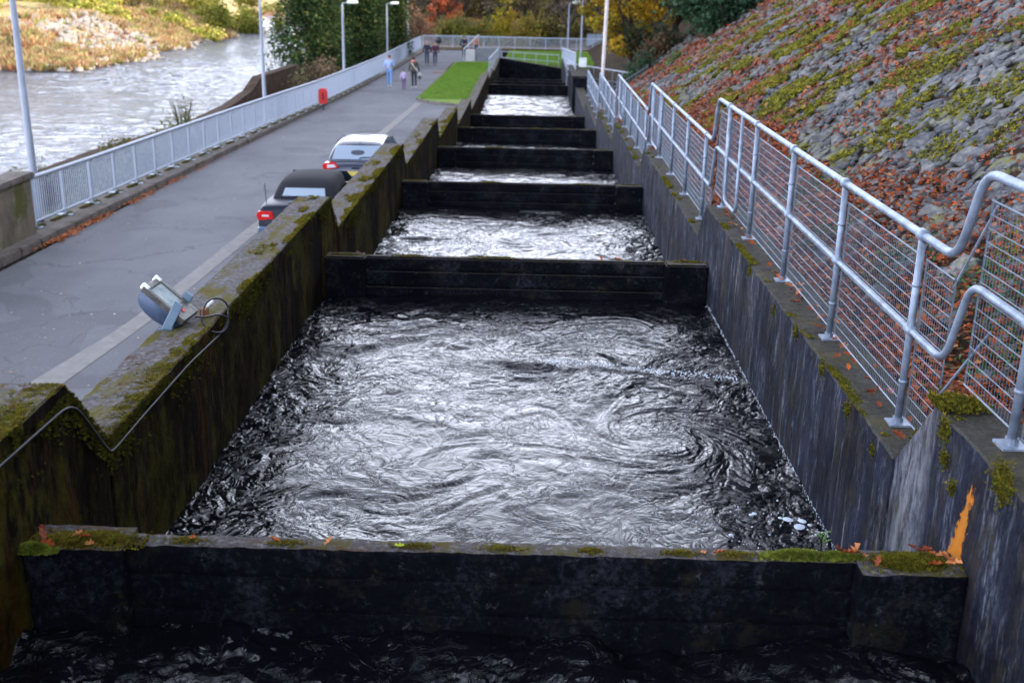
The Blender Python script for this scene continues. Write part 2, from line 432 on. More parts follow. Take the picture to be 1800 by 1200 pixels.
# ground at the sides -------------------------------------------------
def ledge_z(y): return -2.74 - .066 * (np.asarray(y) - 5.8)
TOE = 3.35
def hill_z(x, y):
    z0 = ledge_z(np.minimum(y, 70)) - np.maximum(0, np.minimum(y, 110) - 70) * .01
    d = np.maximum(0, x - TOE - .012 * np.maximum(0, y - 55) * 2)
    s = np.minimum(d, 46) * .70 + np.maximum(0, d - 46) * .05
    fade = np.clip((150 - y) / 45, .25, 1)
    return z0 + s * fade + .05

def grid(name, xs, ys, zf, mat, kind='structure', smooth=True, label=None):
    X, Y = np.meshgrid(xs, ys); Z = zf(X, Y)
    V = np.stack([X, Y, Z], -1).reshape(-1, 3)
    nx, ny = len(xs), len(ys); i = np.arange(nx - 1)[None, :] + nx * np.arange(ny - 1)[:, None]
    i = i.ravel(); Fc = np.stack([i, i + 1, i + 1 + nx, i + nx], -1)
    o = link(name, mesh_np(name, V, Fc, smooth=smooth), mat); 
    return tag(o, label, kind=kind)

# base ground out to the horizon
grid('ground', np.array([-1500, -300, -100, 0, 100, 300, 1500.]), np.array([-300, 0, 100, 400, 1500.]), lambda X, Y: X * 0 - 14.0, M['farground'])
# hill on the right, stone covered
hx = np.concatenate([np.linspace(2.62, 14, 60), np.linspace(14.5, 70, 40), [90, 140]])
hy = np.concatenate([np.linspace(-45, 0, 16), np.linspace(.7, 60, 110), np.linspace(61.5, 180, 60), [220, 300]])
grid('hillside', hx, hy, lambda X, Y: hill_z(X, Y) + .12 * fbm(X * .8, Y * .8, 3, 5) * np.clip((X - TOE) / 2, 0, 1) + .05 * fbm(X * 3, Y * 3, 3, 9), M['soil'])

# far woodland floor
def far_z(X, Y):
    z = -6.95 - .0 * Y + np.clip((Y - 118) / 90, 0, 1) * 3.5 + .2 * fbm(X * .15, Y * .15, 3, 3)
    z = z + np.clip((X - 6) / 20, 0, 1) * 5
    return np.where(X < -12, z - np.clip((-12 - X) / 16, 0, 1) * 3.5, z)
grid('woodland_floor', np.linspace(-34, 60, 60), np.concatenate([np.linspace(109, 200, 40), [260, 400]]), far_z, M['farground'])
# river bed side bank between the railing and the water
def nearbank_z(X, Y):
    t = np.clip((-10.7 - X) / 11.5, 0, 1)
    return road_z(Y) - .35 - t * 3.6 + .2 * fbm(X * .5, Y * .5, 3, 21)
M['scrub'] = ground_mat('scrubby_bank', [(.3, (.03, .04, .012)), (.5, (.07, .075, .025)), (.7, (.15, .12, .05))], 1.6, .9)
grid('river_bank', np.linspace(-22.5, -10.62, 26), np.linspace(10, 112, 90), nearbank_z, M['scrub'])

# far bank
def fb_d(X, Y):
    wig = 2.0 * vnoise(Y * .12, X * .0, 44) * 2
    dx = (-40.5 + wig - .16 * np.maximum(0, Y - 150)) - X
    dy = (Y - 100.5 + 1.5 * vnoise(X * .15, X * 0, 45) * 2)
    a = np.minimum(dx, dy)
    b = (Y - 235) * .8
    return np.maximum(a, b)
def farbank_z(X, Y):
    d = fb_d(X, Y)
    z = -9.3 + np.clip(d, -2, 11) * .33 + np.clip(d - 11, 0, 200) * .022
    return z + np.clip(d / 3, 0, 1) * .7 * fbm(X * .25, Y * .25, 4, 31)
grid('far_bank', np.concatenate([np.linspace(-230, -95, 30), np.linspace(-93, -12, 90)]), np.concatenate([np.linspace(96, 240, 110), np.linspace(245, 480, 20)]), farbank_z, M['bank'])

# river
def river_h(X, Y):
    wx = X + 3 * fbm(X * .12, Y * .12, 2, 4); wy = Y + 2 * fbm(X * .15, Y * .15, 2, 6)
    calm = np.clip(.8 + 1.2 * fbm(X * .05, Y * .04, 2, 12), .25, 1.4)
    h = .16 * fbm(wx * .35, wy * .8, 3, 2) - .10 * np.abs(fbm(wx * .9, wy * 2.2, 3, 7)) + .035 * fbm(wx * 3, wy * 5, 2, 9)
    return -9.0 + .75 * calm * h * np.clip((95 + X) / 20, 0, 1)
grid('river_water', np.concatenate([np.linspace(-260, -75, 24), np.linspace(-74.6, -11.5, 190)]), np.concatenate([np.linspace(-40, 24, 16), np.linspace(24.4, 120, 330), np.linspace(120.6, 210, 150), np.linspace(215, 330, 30)]), river_h, M['river'])

# road, pavement, strip, lawns -----------------------------------------
ry = np.concatenate([np.linspace(-4, 110, 60)])
grid('road', np.linspace(-10.16, -2.85, 12), ry, lambda X, Y: road_z(Y) - .03 * np.abs((X + 6.5) / 3.5) ** 2, M['asphalt'])
mb = MB()
def ribbon(name, xa, xb, ya, yb, lift, mat, thick=0, n=40):
    ys = np.linspace(ya, yb, n)
    xs = np.linspace(0, 1, 5)
    X = np.array([[xa(y) + (xb(y) - xa(y)) * t for t in xs] for y in ys]); Y = np.repeat(ys[:, None], 5, 1)
    Z = road_z(Y) + lift
    V = np.stack([X, Y, Z], -1).reshape(-1, 3).tolist(); b = MB()
    fs = [(j * 5 + i, j * 5 + i + 1, j * 5 + i + 6, j * 5 + i + 5) for j in range(n - 1) for i in range(4)]
    b.add(V, fs)
    if thick:
        L0 = len(b.v); b.add([(v[0], v[1], v[2] - thick) for v in V], [])
        for j in range(n - 1):
            for c in (0, 4):
                p, q = j * 5 + c, j * 5 + c + 5; b.f.append((p, q, q + L0, p + L0))
        for i in range(4):
            for j in (0, n - 1):
                p = j * 5 + i; b.f.append((p, p + 1, p + 1 + L0, p + L0))
    o = b.build(name, mat); tag(o, kind='structure'); return o
kx = lambda y: np.interp(y, [0, 25, 45, 58, 82, 100], [-10.42, -10.32, -10.0, -9.75, -9.7, -10.0])
fx_ = lambda y: np.interp(y, [0, 23, 27, 32, 42, 52, 62, 72, 85, 104, 112], [-11.1, -10.95, -10.8, -10.7, -10.4, -10.0, -9.9, -9.9, -10.2, -10.7, -10.8])
ribbon('pavement', lambda y: fx_(y) - .22, lambda y: kx(y) - .14, -4, 110, .12, M['kerb'], .5, 80)
# kerb stones, one by one along the visible stretch
kerb = bpy.data.objects.new('kerb', None); COL.objects.link(kerb); tag(kerb, kind='structure')
km = MB().box(-.07, .07, -.445, .445, -.2, .0).mesh('kerb_stone', .02, 2)
km.materials.append(M['kerb'])
y = 14.0
while y < 108:
    o = bpy.data.objects.new('kerb_stone', km); COL.objects.link(o); o.parent = kerb
    o.location = (float(kx(y)) - .07 + random.uniform(-.006, .006), y, road_z(y) + .125 + random.uniform(-.006, .006))
    sl = (float(kx(y + .4)) - float(kx(y - .4))) / .8
    o.rotation_euler = (-.016, random.uniform(-.01, .01), -math.atan(sl)); y += .905
ribbon('concrete_strip', lambda y: np.interp(y, [14, 17, 25, 40, 55], [-6.85, -6.5, -6.45, -5.95, -5.75]) - .02,
       lambda y: np.interp(y, [14, 17, 25, 40, 55], [-6.4, -6.2, -6.12, -5.62, -5.45]), 12, 55.5, .006, M['strip'])
def lawn(name, poly, z, thick=.1):
    b = MB().prism(poly, 2, 0, 1)
    b.v = [(v[0], v[1], (z(v[1]) if v[2] > .5 else z(v[1]) - .4)) for v in b.v]
    o = b.build(name, M['grass']); tag(o, kind='structure'); return o
lawn('lawn', [(-2.88, 54.0), (-3.6, 54.6), (-4.6, 55.3), (-5.5, 56.6), (-5.6, 58), (-5.75, 72), (-6.0, 84), (-6.0, 88.4), (-5.2, 89.6), (-2.88, 89.8)], lambda y: road_z(y) + .09)
lawn('far_lawn', [(-2.3, 88.8), (14, 88.8), (14, 109.2), (-2.3, 109.2)], lambda y: road_z(y) + .05)
ed = MB()
pl = [(-2.9, 53.75), (-3.6, 54.35), (-4.7, 55.05), (-5.68, 56.3), (-5.82, 58), (-5.9, 66), (-5.98, 74), (-6.2, 84), (-6.2, 88.6)]
for a, b in zip(pl, pl[1:]):
    d = Vector((b[0] - a[0], b[1] - a[1], 0)); nrm = Vector((-d.y, d.x, 0)).normalized() * .07
    za, zb = road_z(a[1]) + .11, road_z(b[1]) + .11
    A, B = Vector((a[0], a[1], 0)), Vector((b[0], b[1], 0))
    vs = []
    for P_, z_ in ((A, za), (B, zb)):
        for s_ in (-1, 1):
            for dz in (0, -.3): vs.append((P_.x + s_ * nrm.x, P_.y + s_ * nrm.y, z_ + dz))
    ed.add(vs, [(0, 2, 6, 4), (1, 5, 7, 3), (0, 4, 5, 1), (2, 3, 7, 6), (0, 1, 3, 2), (4, 6, 7, 5)])
tag(ed.build('lawn_edging', M['kerb']), kind='structure')

# ---------------------------------------------------------------- channel walls
def channel_wall(root, x0, x1, side, mat):
    ys = 0.0
    for i, (p, t) in enumerate(zip(LP, LT)):
        nt = LT[i + 1] if i + 1 < len(LT) else t
        q = p + (.48 if i < len(LP) - 1 else .3)
        zb = -9.6 - .2 * i
        s0 = ys if i == 0 else ys + .012
        poly = [(s0, zb), (s0, t), (p, t), (q, nt), (q, zb)] if i + 1 < len(LT) else [(s0, zb), (s0, t), (q, t), (q, zb)]
        me = MB().prism(poly, 0, x0, x1).mesh('wall_section', .012, 1)
        if i < 4:
            from mathutils import noise
            bm = bmesh.new(); bm.from_mesh(me); stp = (.06, .06, .1, .15)[i]
            g = lambda: list(bm.verts) + list(bm.edges) + list(bm.faces)
            for yc in np.arange(s0 + stp if i else max(s0, 3.2), q, stp): bmesh.ops.bisect_plane(bm, geom=g(), plane_co=(0, yc, 0), plane_no=(0, 1, 0))
            for dz in (.05, .11, .2, .35):
                for base_ in (t, nt): bmesh.ops.bisect_plane(bm, geom=g(), plane_co=(0, 0, base_ - dz), plane_no=(0, 0, 1))
            for f_ in (.15, .5, .85): bmesh.ops.bisect_plane(bm, geom=g(), plane_co=(x0 + (x1 - x0) * f_, 0, 0), plane_no=(1, 0, 0))
            for v in bm.verts:
                if v.co.z > nt - .4:
                    d_ = noise.noise_vector(v.co * 7 + Vector((x0 * 9, 0, 0))) * .010 + noise.noise_vector(v.co * 23) * .007
                    v.co.z += d_.z; v.co.x += d_.x
            bm.to_mesh(me); bm.free()
        link('wall_section', me, mat, root)
        ys = q
wl_ = empty('channel_wall', (-2.7, 5, -2.6), 'long mossy sawtooth-topped concrete wall between the road and the stepped pools', 'wall')
wr_ = empty('channel_wall', (2.4, 5, -2.6), 'long dark streaked concrete wall carrying the galvanised railing beside the leafy slope', 'wall')
channel_wall(wl_, -2.9, XL, -1, M['cl']); channel_wall(wr_, XR, 2.64, 1, M['cr'])
for r_, off in ((wl_, wl_.location.copy()), (wr_, wr_.location.copy())):
    for c in r_.children: c.location = -off

# dam under the viewing point (behind and below the camera)
dam = MB().box(-14, 9, -6, -.6, -14, -1.75).build('dam', M['cw']); tag(dam, kind='structure')
MB().box(XL - .02, XR + .02, -.58, 95, -10.5, -9.4).build('channel_floor', M['bed'])['kind'] = 'structure'

# weirs
def rough_box(x0, x1, y0, y1, z0, z1, d=.03, amp=.008, seed=0):
    bm = bmesh.new(); bmesh.ops.create_cube(bm, size=1)
    for v in bm.verts: v.co = Vector((x0 + (v.co.x + .5) * (x1 - x0), y0 + (v.co.y + .5) * (y1 - y0), z0 + (v.co.z + .5) * (z1 - z0)))
    bmesh.ops.bevel(bm, geom=list(bm.edges), offset=.002, segments=1, affect='EDGES')
    for ax, (a, b) in enumerate(((x0, x1), (y0, y1), (z0, z1))):
        n = int((b - a) / d)
        for k in range(1, n):
            co = [0, 0, 0]; co[ax] = a + (b - a) * k / n; no = [0, 0, 0]; no[ax] = 1
            bmesh.ops.bisect_plane(bm, geom=list(bm.verts) + list(bm.edges) + list(bm.faces), plane_co=co, plane_no=no)
    from mathutils import noise
    for v in bm.verts:
        v.co += noise.noise_vector(v.co * 9 + Vector((seed, 0, 0))) * amp + noise.noise_vector(v.co * 30) * amp * .5
    me = bpy.data.meshes.new('block'); bm.to_mesh(me); bm.free()
    me.polygons.foreach_set('use_smooth', np.ones(len(me.polygons), bool)); return me

weir_lab = ['nearest black concrete weir across the foreground, scattered with moss and fallen leaves',
  'second black concrete weir, directly behind the big foreground pool',
  'third concrete weir from the viewer, across the middle of the ladder',
  'fourth concrete weir from the viewer, just before the far pools',
  'fifth concrete weir from the viewer, narrow dark band',
  'sixth concrete weir, at the near edge of the long white far pool',
  'weir at the far edge of the long white pool',
  'dark weir second beyond the long white pool', 'farthest dark weir, just below the grass']
weirs = []
for k in range(0, 9):
    yy, zt = weir_y(k), weir_z(k)
    w = empty('weir', (0, yy, zt), weir_lab[k], 'weir', 'concrete weirs stepping down the ladder')
    weirs.append(w)
    near = k == 0
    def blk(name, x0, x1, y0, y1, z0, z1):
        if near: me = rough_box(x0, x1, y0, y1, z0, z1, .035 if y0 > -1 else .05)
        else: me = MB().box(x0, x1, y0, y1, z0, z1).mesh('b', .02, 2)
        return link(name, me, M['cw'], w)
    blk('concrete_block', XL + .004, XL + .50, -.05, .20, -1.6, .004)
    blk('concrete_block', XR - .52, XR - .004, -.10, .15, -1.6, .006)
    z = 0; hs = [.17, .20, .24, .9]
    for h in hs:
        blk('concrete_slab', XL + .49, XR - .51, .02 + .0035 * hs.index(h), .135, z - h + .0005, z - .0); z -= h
blk = None

# lower end structure on the right and closing wall
e = empty('sluice_block', (2.5, 57, -5), 'dark square concrete block beside the right end of the long far pool', 'sluice')
MB().box(-.45, .35, 0, 7.0, -3, .08).build('wall', M['cw'], e, .02); MB().box(-.5, .4, -.05, 7.05, .083, .2).build('coping', M['cr'], e, .02)
o = MB().prism([(-2.5, -10), (-2.5, -6.05), (2.2, -6.75), (2.2, -10)], 1, 86.3, 87.0).build('end_wall', M['cw']); tag(o, 'dark closing wall at the lower end of the ladder, below the far grass', 'wall')

# ---------------------------------------------------------------- pool water
def pool(k, y0, y1, z, cell, amp):
    nx, ny = int((XR - XL) / cell), int((y1 - y0) / cell)
    X, Y = np.meshgrid(np.linspace(XL, XR, nx), np.linspace(y0, y1, ny))
    x, y = X.copy(), Y.copy(); r2 = np.random.default_rng(50 + k)
    for _ in range(int(9 + (y1 - y0) * 1.3)):
        cx, cy, rad, ang = r2.uniform(XL, XR), r2.uniform(y0, y1), r2.uniform(.18, .6), r2.uniform(-1.9, 1.9)
        d2 = ((x - cx) ** 2 + (y - cy) ** 2) / rad ** 2; a = ang * np.exp(-d2)
        dx, dy = x - cx, y - cy; x = cx + dx * np.cos(a) - dy * np.sin(a); y = cy + dx * np.sin(a) + dy * np.cos(a)
    wx = x + .5 * fbm(x * 1.6, y * 1.6, 4, 70); wy = y + .5 * fbm(x * 1.6, y * 1.6, 4, 90)
    big = fbm(wx * 1.1, wy * 1.5, 3, 1) * .05
    rid = -np.exp(-np.abs(fbm(wx * 2.2, wy * 3.6, 4, 8)) / .016) * .013 + .022 * fbm(wx * 2.0, wy * 2.6, 3, 8)
    m2 = np.clip(.5 + 3 * fbm(wx * 1.2, wy * 1.2, 2, 51), 0, 1.6)
    rid2 = -np.exp(-np.abs(fbm(wx * 4.5, wy * 5.5, 4, 14, .6)) / .028) * .008 * m2 + .005 * fbm(wx * 6, wy * 7, 4, 14) - np.exp(-np.abs(fbm(x * 3.1 + 5, y * 3.6, 3, 24)) / .016) * .008 * (1.6 - m2) - np.exp(-np.abs(fbm(X * 6 + wx * 3, Y * 8 + wy * 3, 3, 44, .6)) / .03) * .0022
    rough = np.clip(.42 + 2.4 * fbm(X * .6, Y * .5, 2, 33), .10, 1.3)
    edge = np.minimum(X - XL, XR - X); rough = rough + 1.7 * np.exp(-edge / .33) + .5 * np.exp(-(y1 - Y) / .5)
    Z = z + amp * (big + (rid + rid2) * rough + .0026 * rough * fbm(wx * 22, wy * 28, 2, 3))
    Z = Z + .03 * amp * np.exp(-((Y - (y0 + 5.6 - .22 * X + .12 * fbm(X * 2, Y * 0, 2, 3))) / .07) ** 2) * np.clip((X + .6) / .6, 0, 1) * (k == 0)
    V = np.stack([X, Y, Z], -1).reshape(-1, 3)
    i = (np.arange(nx - 1)[None, :] + nx * np.arange(ny - 1)[:, None]).ravel()
    o = link('pool_water', mesh_np('pool_water', V, np.stack([i, i + 1, i + 1 + nx, i + nx], -1), smooth=True), M['water'])
    tag(o, kind='structure'); return o
pool(-1, -.55, weir_y(0) + .02, water_z(-1), .016, 2.0)
for k in range(0, 9):
    y0 = weir_y(k) + .1; y1 = weir_y(k + 1) + .04 if k < 8 else 86.2
    pool(k, y0, y1, water_z(k) if k < 8 else water_z(7) - .3, [.0095, .02, .04, .06, .08, .1, .12, .12, .12][k], 1.0)

# ---------------------------------------------------------------- railing on the right wall
RX = 2.385
bays = [(2.2, 5.77, -.93, -2.15), (5.99, 14.3, -1.45, -2.68), (14.5, 22.5, -2.01, -3.18), (22.7, 31.3, -2.58, -3.67), (31.6, 39.7, -3.22, -4.28), (40.0, 48.4, -3.85, -4.9)]
rl = empty('railing', (RX, 6, -2.68), 'galvanised tube railing with wire mesh infill stepping down along the right wall', 'railing')
def rp(o): o.location = -rl.location; return o
top, mid = [], []
for i, (a, b, z, w) in enumerate(bays):
    top += [(RX, a, z), (RX, b, z)]; mid += [(RX, a - .02, z - .60), (RX, b - .02, z - .60)]
rp(MB().tube(round_path(top, .16, 6), .026, 10).build('top_rail', M['galv'], rl, smooth=True))
rp(MB().tube(round_path(mid, .14, 6), .022, 10).build('middle_rail', M['galv'], rl, smooth=True))
postlist = [[3.3, 5.0], [6.56, 8.3, 10.02, 11.75, 13.45], [15.1, 16.9, 18.7, 20.5, 22.1], [23.2, 25.0, 26.8, 28.6, 30.6], [32.2, 34, 36, 38, 39.4], [40.6, 42.5, 44.4, 46.4, 48.3]]
pm = {}
for i, (a, b, z, w) in enumerate(bays):
    h = round(z - w, 3)
    for py in postlist[i]:
        if h not in pm:
            me = MB().tube([(0, 0, 0), (0, 0, h)], .024, 12).mesh('post', smooth=True); me.materials.append(M['galv'])
            fl = MB().box(-.065, .065, -.065, .065, 0, .014).tube([(0, 0, .01), (0, 0, .05)], .033, 10).mesh('flange')
            fl.materials.append(M['galv'])
            cs = [MB().tube([(0, -.045, h), (0, .045, h)], .038, 10), MB().tube([(0, -.04, h - .6), (0, .04, h - .6)], .034, 10), MB().tube([(0, 0, h - .32), (0, 0, h - .30)], .028, 10), MB().tube([(0, 0, .28), (0, 0, .30)], .028, 10)]
            cs = [q.mesh('clamp', smooth=True) for q in cs]
            for q in cs: q.materials.append(M['galv'])
            pm[h] = (me, fl, cs)
        o = bpy.data.objects.new('post', pm[h][0]); COL.objects.link(o); o.parent = rl; o.location = Vector((RX, py, w)) - rl.location
        for nm, mm_ in [('base_flange', pm[h][1])] + [('pipe_clamp', q) for q in pm[h][2]]:
            c = bpy.data.objects.new(nm, mm_); COL.objects.link(c); c.parent = o
# wire mesh panels
for i, (a, b, z, w) in enumerate(bays):
    edges = [a + .02] + postlist[i] + [b - .02]
    edges = sorted(edges)
    for p, q in zip(edges, edges[1:]):
        if q - p < .25: continue
        mb = MB(); p2, q2 = p + .035, q - .035; zt, zb = z - .14, w + .06; xx = RX + .026
        n = int((zt - zb) / .072)
        for j in range(n + 1):
            zz = zb + (zt - zb) * j / n; r = .003 if j not in (0, n) else .006
            mb.tube([(xx, p2, zz), (xx, q2, zz)], r, 4, False)
        nv = int((q2 - p2) / .036)
        for j in range(nv + 1):
            y_ = p2 + (q2 - p2) * j / nv; r = .0019 if j not in (0, nv) else .007
            mb.tube([(xx + .004, y_, zb), (xx + .004, y_, zt)], r, 3, False)
        tag(rp(mb.build('wire_panel', M['wire'], rl)), kind='stuff')
# panel frame following the step at the near bay + gate loops
for i in range(len(bays) - 1):
    b0, b1 = bays[i], bays[i + 1]
    f = MB().tube(round_path([(RX + .04, b0[1] - .1, b0[2] - .16), (RX + .04, b1[0] + .1, b1[2] - .2)], .05), .008, 5)
    f.tube([(RX + .04, b0[1] - .25, b0[2] - .80), (RX + .04, b1[0] + .08, b1[2] - .85)], .008, 5)
    rp(f.build('panel_edge', M['galv'], rl))
for i, gy in ((1, (12.5, 13.3)), (2, (20.6, 21.7)), (3, (29.0, 30.2))):
    a, b, z, w = bays[i]
    pts = round_path([(RX - .02, gy[0], z + .0), (RX - .02, gy[0], w + .12), (RX - .02, gy[1], w + .12), (RX - .02, gy[1], z + .0)], .14, 5)
    rp(MB().tube(pts, .02, 10).build('gate_frame', M['galv'], rl, smooth=True))

# second meshed railing farther down on the right
r2 = empty('railing', (2.3, 62, -5.9), 'short pale barred railing at the far right end, by the bare pole', 'railing')
for py in np.arange(61, 90, 2.3):
    zb = road_z(py) + .1 + (62 - min(py, 62)) * .0
    zb = -5.15 - (py - 61) * .052
    MB().tube([(0, py - 62, zb + 5.9), (0, py - 62, zb + 5.9 + 1.2)], .04, 6).build('post', M['galvf'], r2)
pts = [(0, -1, -5.15 + 5.9 + 1.2), (0, 28, -5.15 - 28 * .052 + 5.9 + 1.2 - .05)]
MB().tube(pts, .035, 6).tube([(p[0], p[1], p[2] - .6) for p in pts], .03, 6).build('rail', M['galvf'], r2)
mb = MB()
for y_ in np.arange(-1, 28, .16):
    zb = .75 - (y_ + 1) * .052 - .0; mb.tube([(0, y_, zb), (0, y_, zb + 1.1)], .012, 3, False)
tag(mb.build('baluster_panel', M['galvf'], r2), kind='stuff')

# horizontal railing and steps railing at the far right
r3 = empty('railing', (1.8, 60, -5.0), 'level grey railing crossing behind the poles towards the wooded slope', 'railing')
mb = MB().tube([(0.2, 6, .15), (3.6, 1, .05), (3.75, -.5, .0)], .04, 6)
mb.build('rail', M['galvf'], r3); MB().tube([(0.2, 6, -.5), (3.6, 1, -.55)], .025, 6).build('rail', M['galv'], r3)
for t in np.linspace(0, 1, 8):
    x_, y_ = .2 + 3.4 * t, 6 - 5 * t; MB().tube([(x_, y_, -1.6), (x_, y_, .12)], .03, 5).build('post', M['galv'], r3)
M['darksteel'] = simple('dark_steel', (.06, .07, .08), .5, .3)
r4 = empty('stair_railing', (4.6, 54, -5.2), 'dark sloping handrail with upright bars at the foot of the wooded slope', 'railing')
MB().tube([(-1.2, 0, -.2), (0.9, 0, 1.15)], .045, 6).build('handrail', M['darksteel'], r4)
for t in np.linspace(0, 1, 13):
    x_ = -1.2 + 2.1 * t; z_ = -.2 + 1.35 * t; MB().tube([(x_, 0, z_ - 1.4), (x_, 0, z_)], .026, 5).build('bar', M['darksteel'], r4)
for x_ in (.9, 1.2): MB().tube([(x_, .1, -1.2), (x_, .1, 1.25)], .055, 6).build('post', M['darksteel'], r4)

# ---------------------------------------------------------------- road side railing
rr = empty('railing', (-10.7, 25, road_z(25)), 'long white barred parapet railing between the road and the river', 'railing')
fy = []; s_ = 22.2
while s_ < 110.2: fy.append(s_); s_ += 1.5
FP = [Vector((float(fx_(y)), y, road_z(y) + .12)) for y in fy]
# far crossing stretch
FP2 = [Vector((-10.8 + i * 1.5, 110.3 + .25 * math.sin(i * .5), road_z(110) + .12)) for i in range(1, 11)]
toplist = [p + Vector((0, 0, 1.1)) for p in FP]
def rr_(o): o.location = -rr.location; return o
rr_(MB().tube(toplist, .05, 8).build('top_rail', M['galvf'], rr, smooth=True))
rr_(MB().tube([p + Vector((0, 0, .13)) for p in FP], .028, 6).build('bottom_rail', M['galvf'], rr, smooth=True))
pmesh = MB().box(-.025, .025, -.03, .03, 0, 1.08).mesh('post'); pmesh.materials.append(M['galvf'])
bmesh_ = MB().box(-.17, .17, -.07, .07, 0, .03).mesh('base_plate', .006); bmesh_.materials.append(M['galvf'])
for p in FP:
    o = bpy.data.objects.new('post', pmesh); COL.objects.link(o); o.parent = rr; o.location = p - rr.location
    c = bpy.data.objects.new('base_plate', bmesh_); COL.objects.link(c); c.parent = o
def bars(mb, A, B, n, r=.0095, z0=.13, z1=1.08):
    for j in range(1, n):
        q = A.lerp(B, j / n); mb.box(q.x - r, q.x + r, q.y - r, q.y + r, q.z + z0, q.z + z1)
for A, B in zip(FP, FP[1:]):
    mb = MB(); bars(mb, A, B, 15); tag(rr_(mb.build('baluster_panel', M['galvf'], rr)), kind='stuff')
r5 = empty('railing', (-10.7, 110, road_z(110)), 'white barred fence closing off the far end of the road in front of the wood', 'railing')
FPX = [Vector((-10.7, 110.3, road_z(110) + .12))] + FP2 + [Vector((4.3 + 1.5 * i, 110.5, road_z(110) + .1)) for i in range(1, 4)]
off = r5.location.copy()
MB().tube([p + Vector((0, 0, 1.1)) - off for p in FPX], .05, 6).build('top_rail', M['galvf'], r5)
MB().tube([p + Vector((0, 0, .12)) - off for p in FPX], .03, 6).build('bottom_rail', M['galvf'], r5)
for A, B in zip(FPX, FPX[1:]):
    a_, b_ = A - off, B - off
    mb = MB(); mb.box(a_.x - .04, a_.x + .04, a_.y - .04, a_.y + .04, a_.z - .1, a_.z + 1.1); mb.build('post', M['galvf'], r5)
    mb = MB(); bars(mb, a_, b_, 10, .02); tag(mb.build('baluster_panel', M['galvf'], r5), kind='stuff')
# bluish board fence farther right behind the trees
o = empty('board_fence', (9, 118, -7), 'low blue-grey board fence standing between the far trunks', 'fence')
bm_ = MB().box(-.45, .45, -.02, .02, 0, 1.3).mesh('board', .01); bm_.materials.append(simple('blue_grey_paint', (.20, .26, .34), .7))
for j in range(6):
    c = bpy.data.objects.new('board', bm_); COL.objects.link(c); c.parent = o; c.location = (-3 + j * .95, 0, 0)

# concrete parapet at left edge
w = empty('parapet_wall', (-10.85, 23.15, road_z(22) + .1), 'short weathered concrete parapet with coping at the left end of the white railing', 'wall')
M['parapet'] = ground_mat('weathered_parapet', [(.3, (.09, .075, .055)), (.55, (.19, .16, .125)), (.75, (.3, .27, .22))], 2.2, .5, sc=(1, 1, .35), extra=(1.4, .52, (.10, .10, .035)))
MB().box(-.2, .2, -9, 0, -.3, 1.2).build('wall', M['parapet'], w, .02)
MB().box(-.28, .28, -9, .08, 1.2, 1.33).build('coping', M['kerb'], w, .03, 2)

# low retaining block at the far end of the lawn, with ramp rail
w = empty('retaining_wall', (-3.6, 90, road_z(90)), 'low grey block wall behind the far end of the lawn', 'wall')
M['greyrender'] = ground_mat('grey_render', [(.3, (.12, .135, .16)), (.7, (.24, .25, .28))], 3, .4)
M['palerender'] = ground_mat('pale_render', [(.3, (.4, .4, .42)), (.7, (.55, .55, .56))], 3, .3)
MB().box(-1.0, 1.1, 0, .5, -.2, 1.1).build('wall', M['greyrender'], w, .02)
MB().box(-1.75, -1.003, -.1, .5, -.2, .95).build('pier', M['palerender'], w, .03)
w = empty('handrail', (-5.0, 90, road_z(90)), 'white handrail rising over the pale pier beyond the lawn', 'railing')
MB().tube([(-.5, 0, 1.0), (.45, 5, 1.85)], .05, 6).build('rail', M['galvf'], w)
for t in (0, .33, .66, 1): MB().tube([(-.5 + .95 * t, 5 * t, 0), (-.5 + .95 * t, 5 * t, 1 + .85 * t)], .035, 6).build('post', M['galvf'], w)
w = empty('handrail', (-2.7, 70, -5.5), 'thin sloping handrail on the far left channel wall beside the lawn', 'railing')
MB().tube([(0, 0, .55), (0, 18, -.0)], .035, 6).build('rail', M['galvf'], w)
for t in np.linspace(0, 1, 7): MB().tube([(0, 18 * t, -.7), (0, 18 * t, .55 - .55 * t)], .025, 6).build('post', M['galvf'], w)
w = empty('handrail', (0, 87.5, -6.6), 'two-bar railing crossing the lower end of the ladder in front of the grass', 'railing')
MB().tube([(-2.4, 0, .95), (2.0, 0, .75)], .035, 6).build('rail', M['galvf'], w); MB().tube([(-2.4, 0, .5), (2.0, 0, .25)], .03, 6).build('rail', M['galvf'], w)
for t in np.linspace(0, 1, 6): MB().tube([(-2.4 + 4.4 * t, 0, -.3), (-2.4 + 4.4 * t, 0, .95 - .2 * t)], .03, 6).build('post', M['galvf'], w)
w = empty('notice_board', (2.55, 62, -4.5), 'small white notice board on the railing between the two right-hand poles', 'sign')
M['white'] = simple('white_paint', (.75, .8, .78), .5)
MB().box(-.02, .40, -.03, .0, -.25, .25).build('panel', M['white'], w, .01); MB().tube([(.19, .03, -1.0), (.19, .03, .25)], .03, 6).build('post', M['galv'], w)

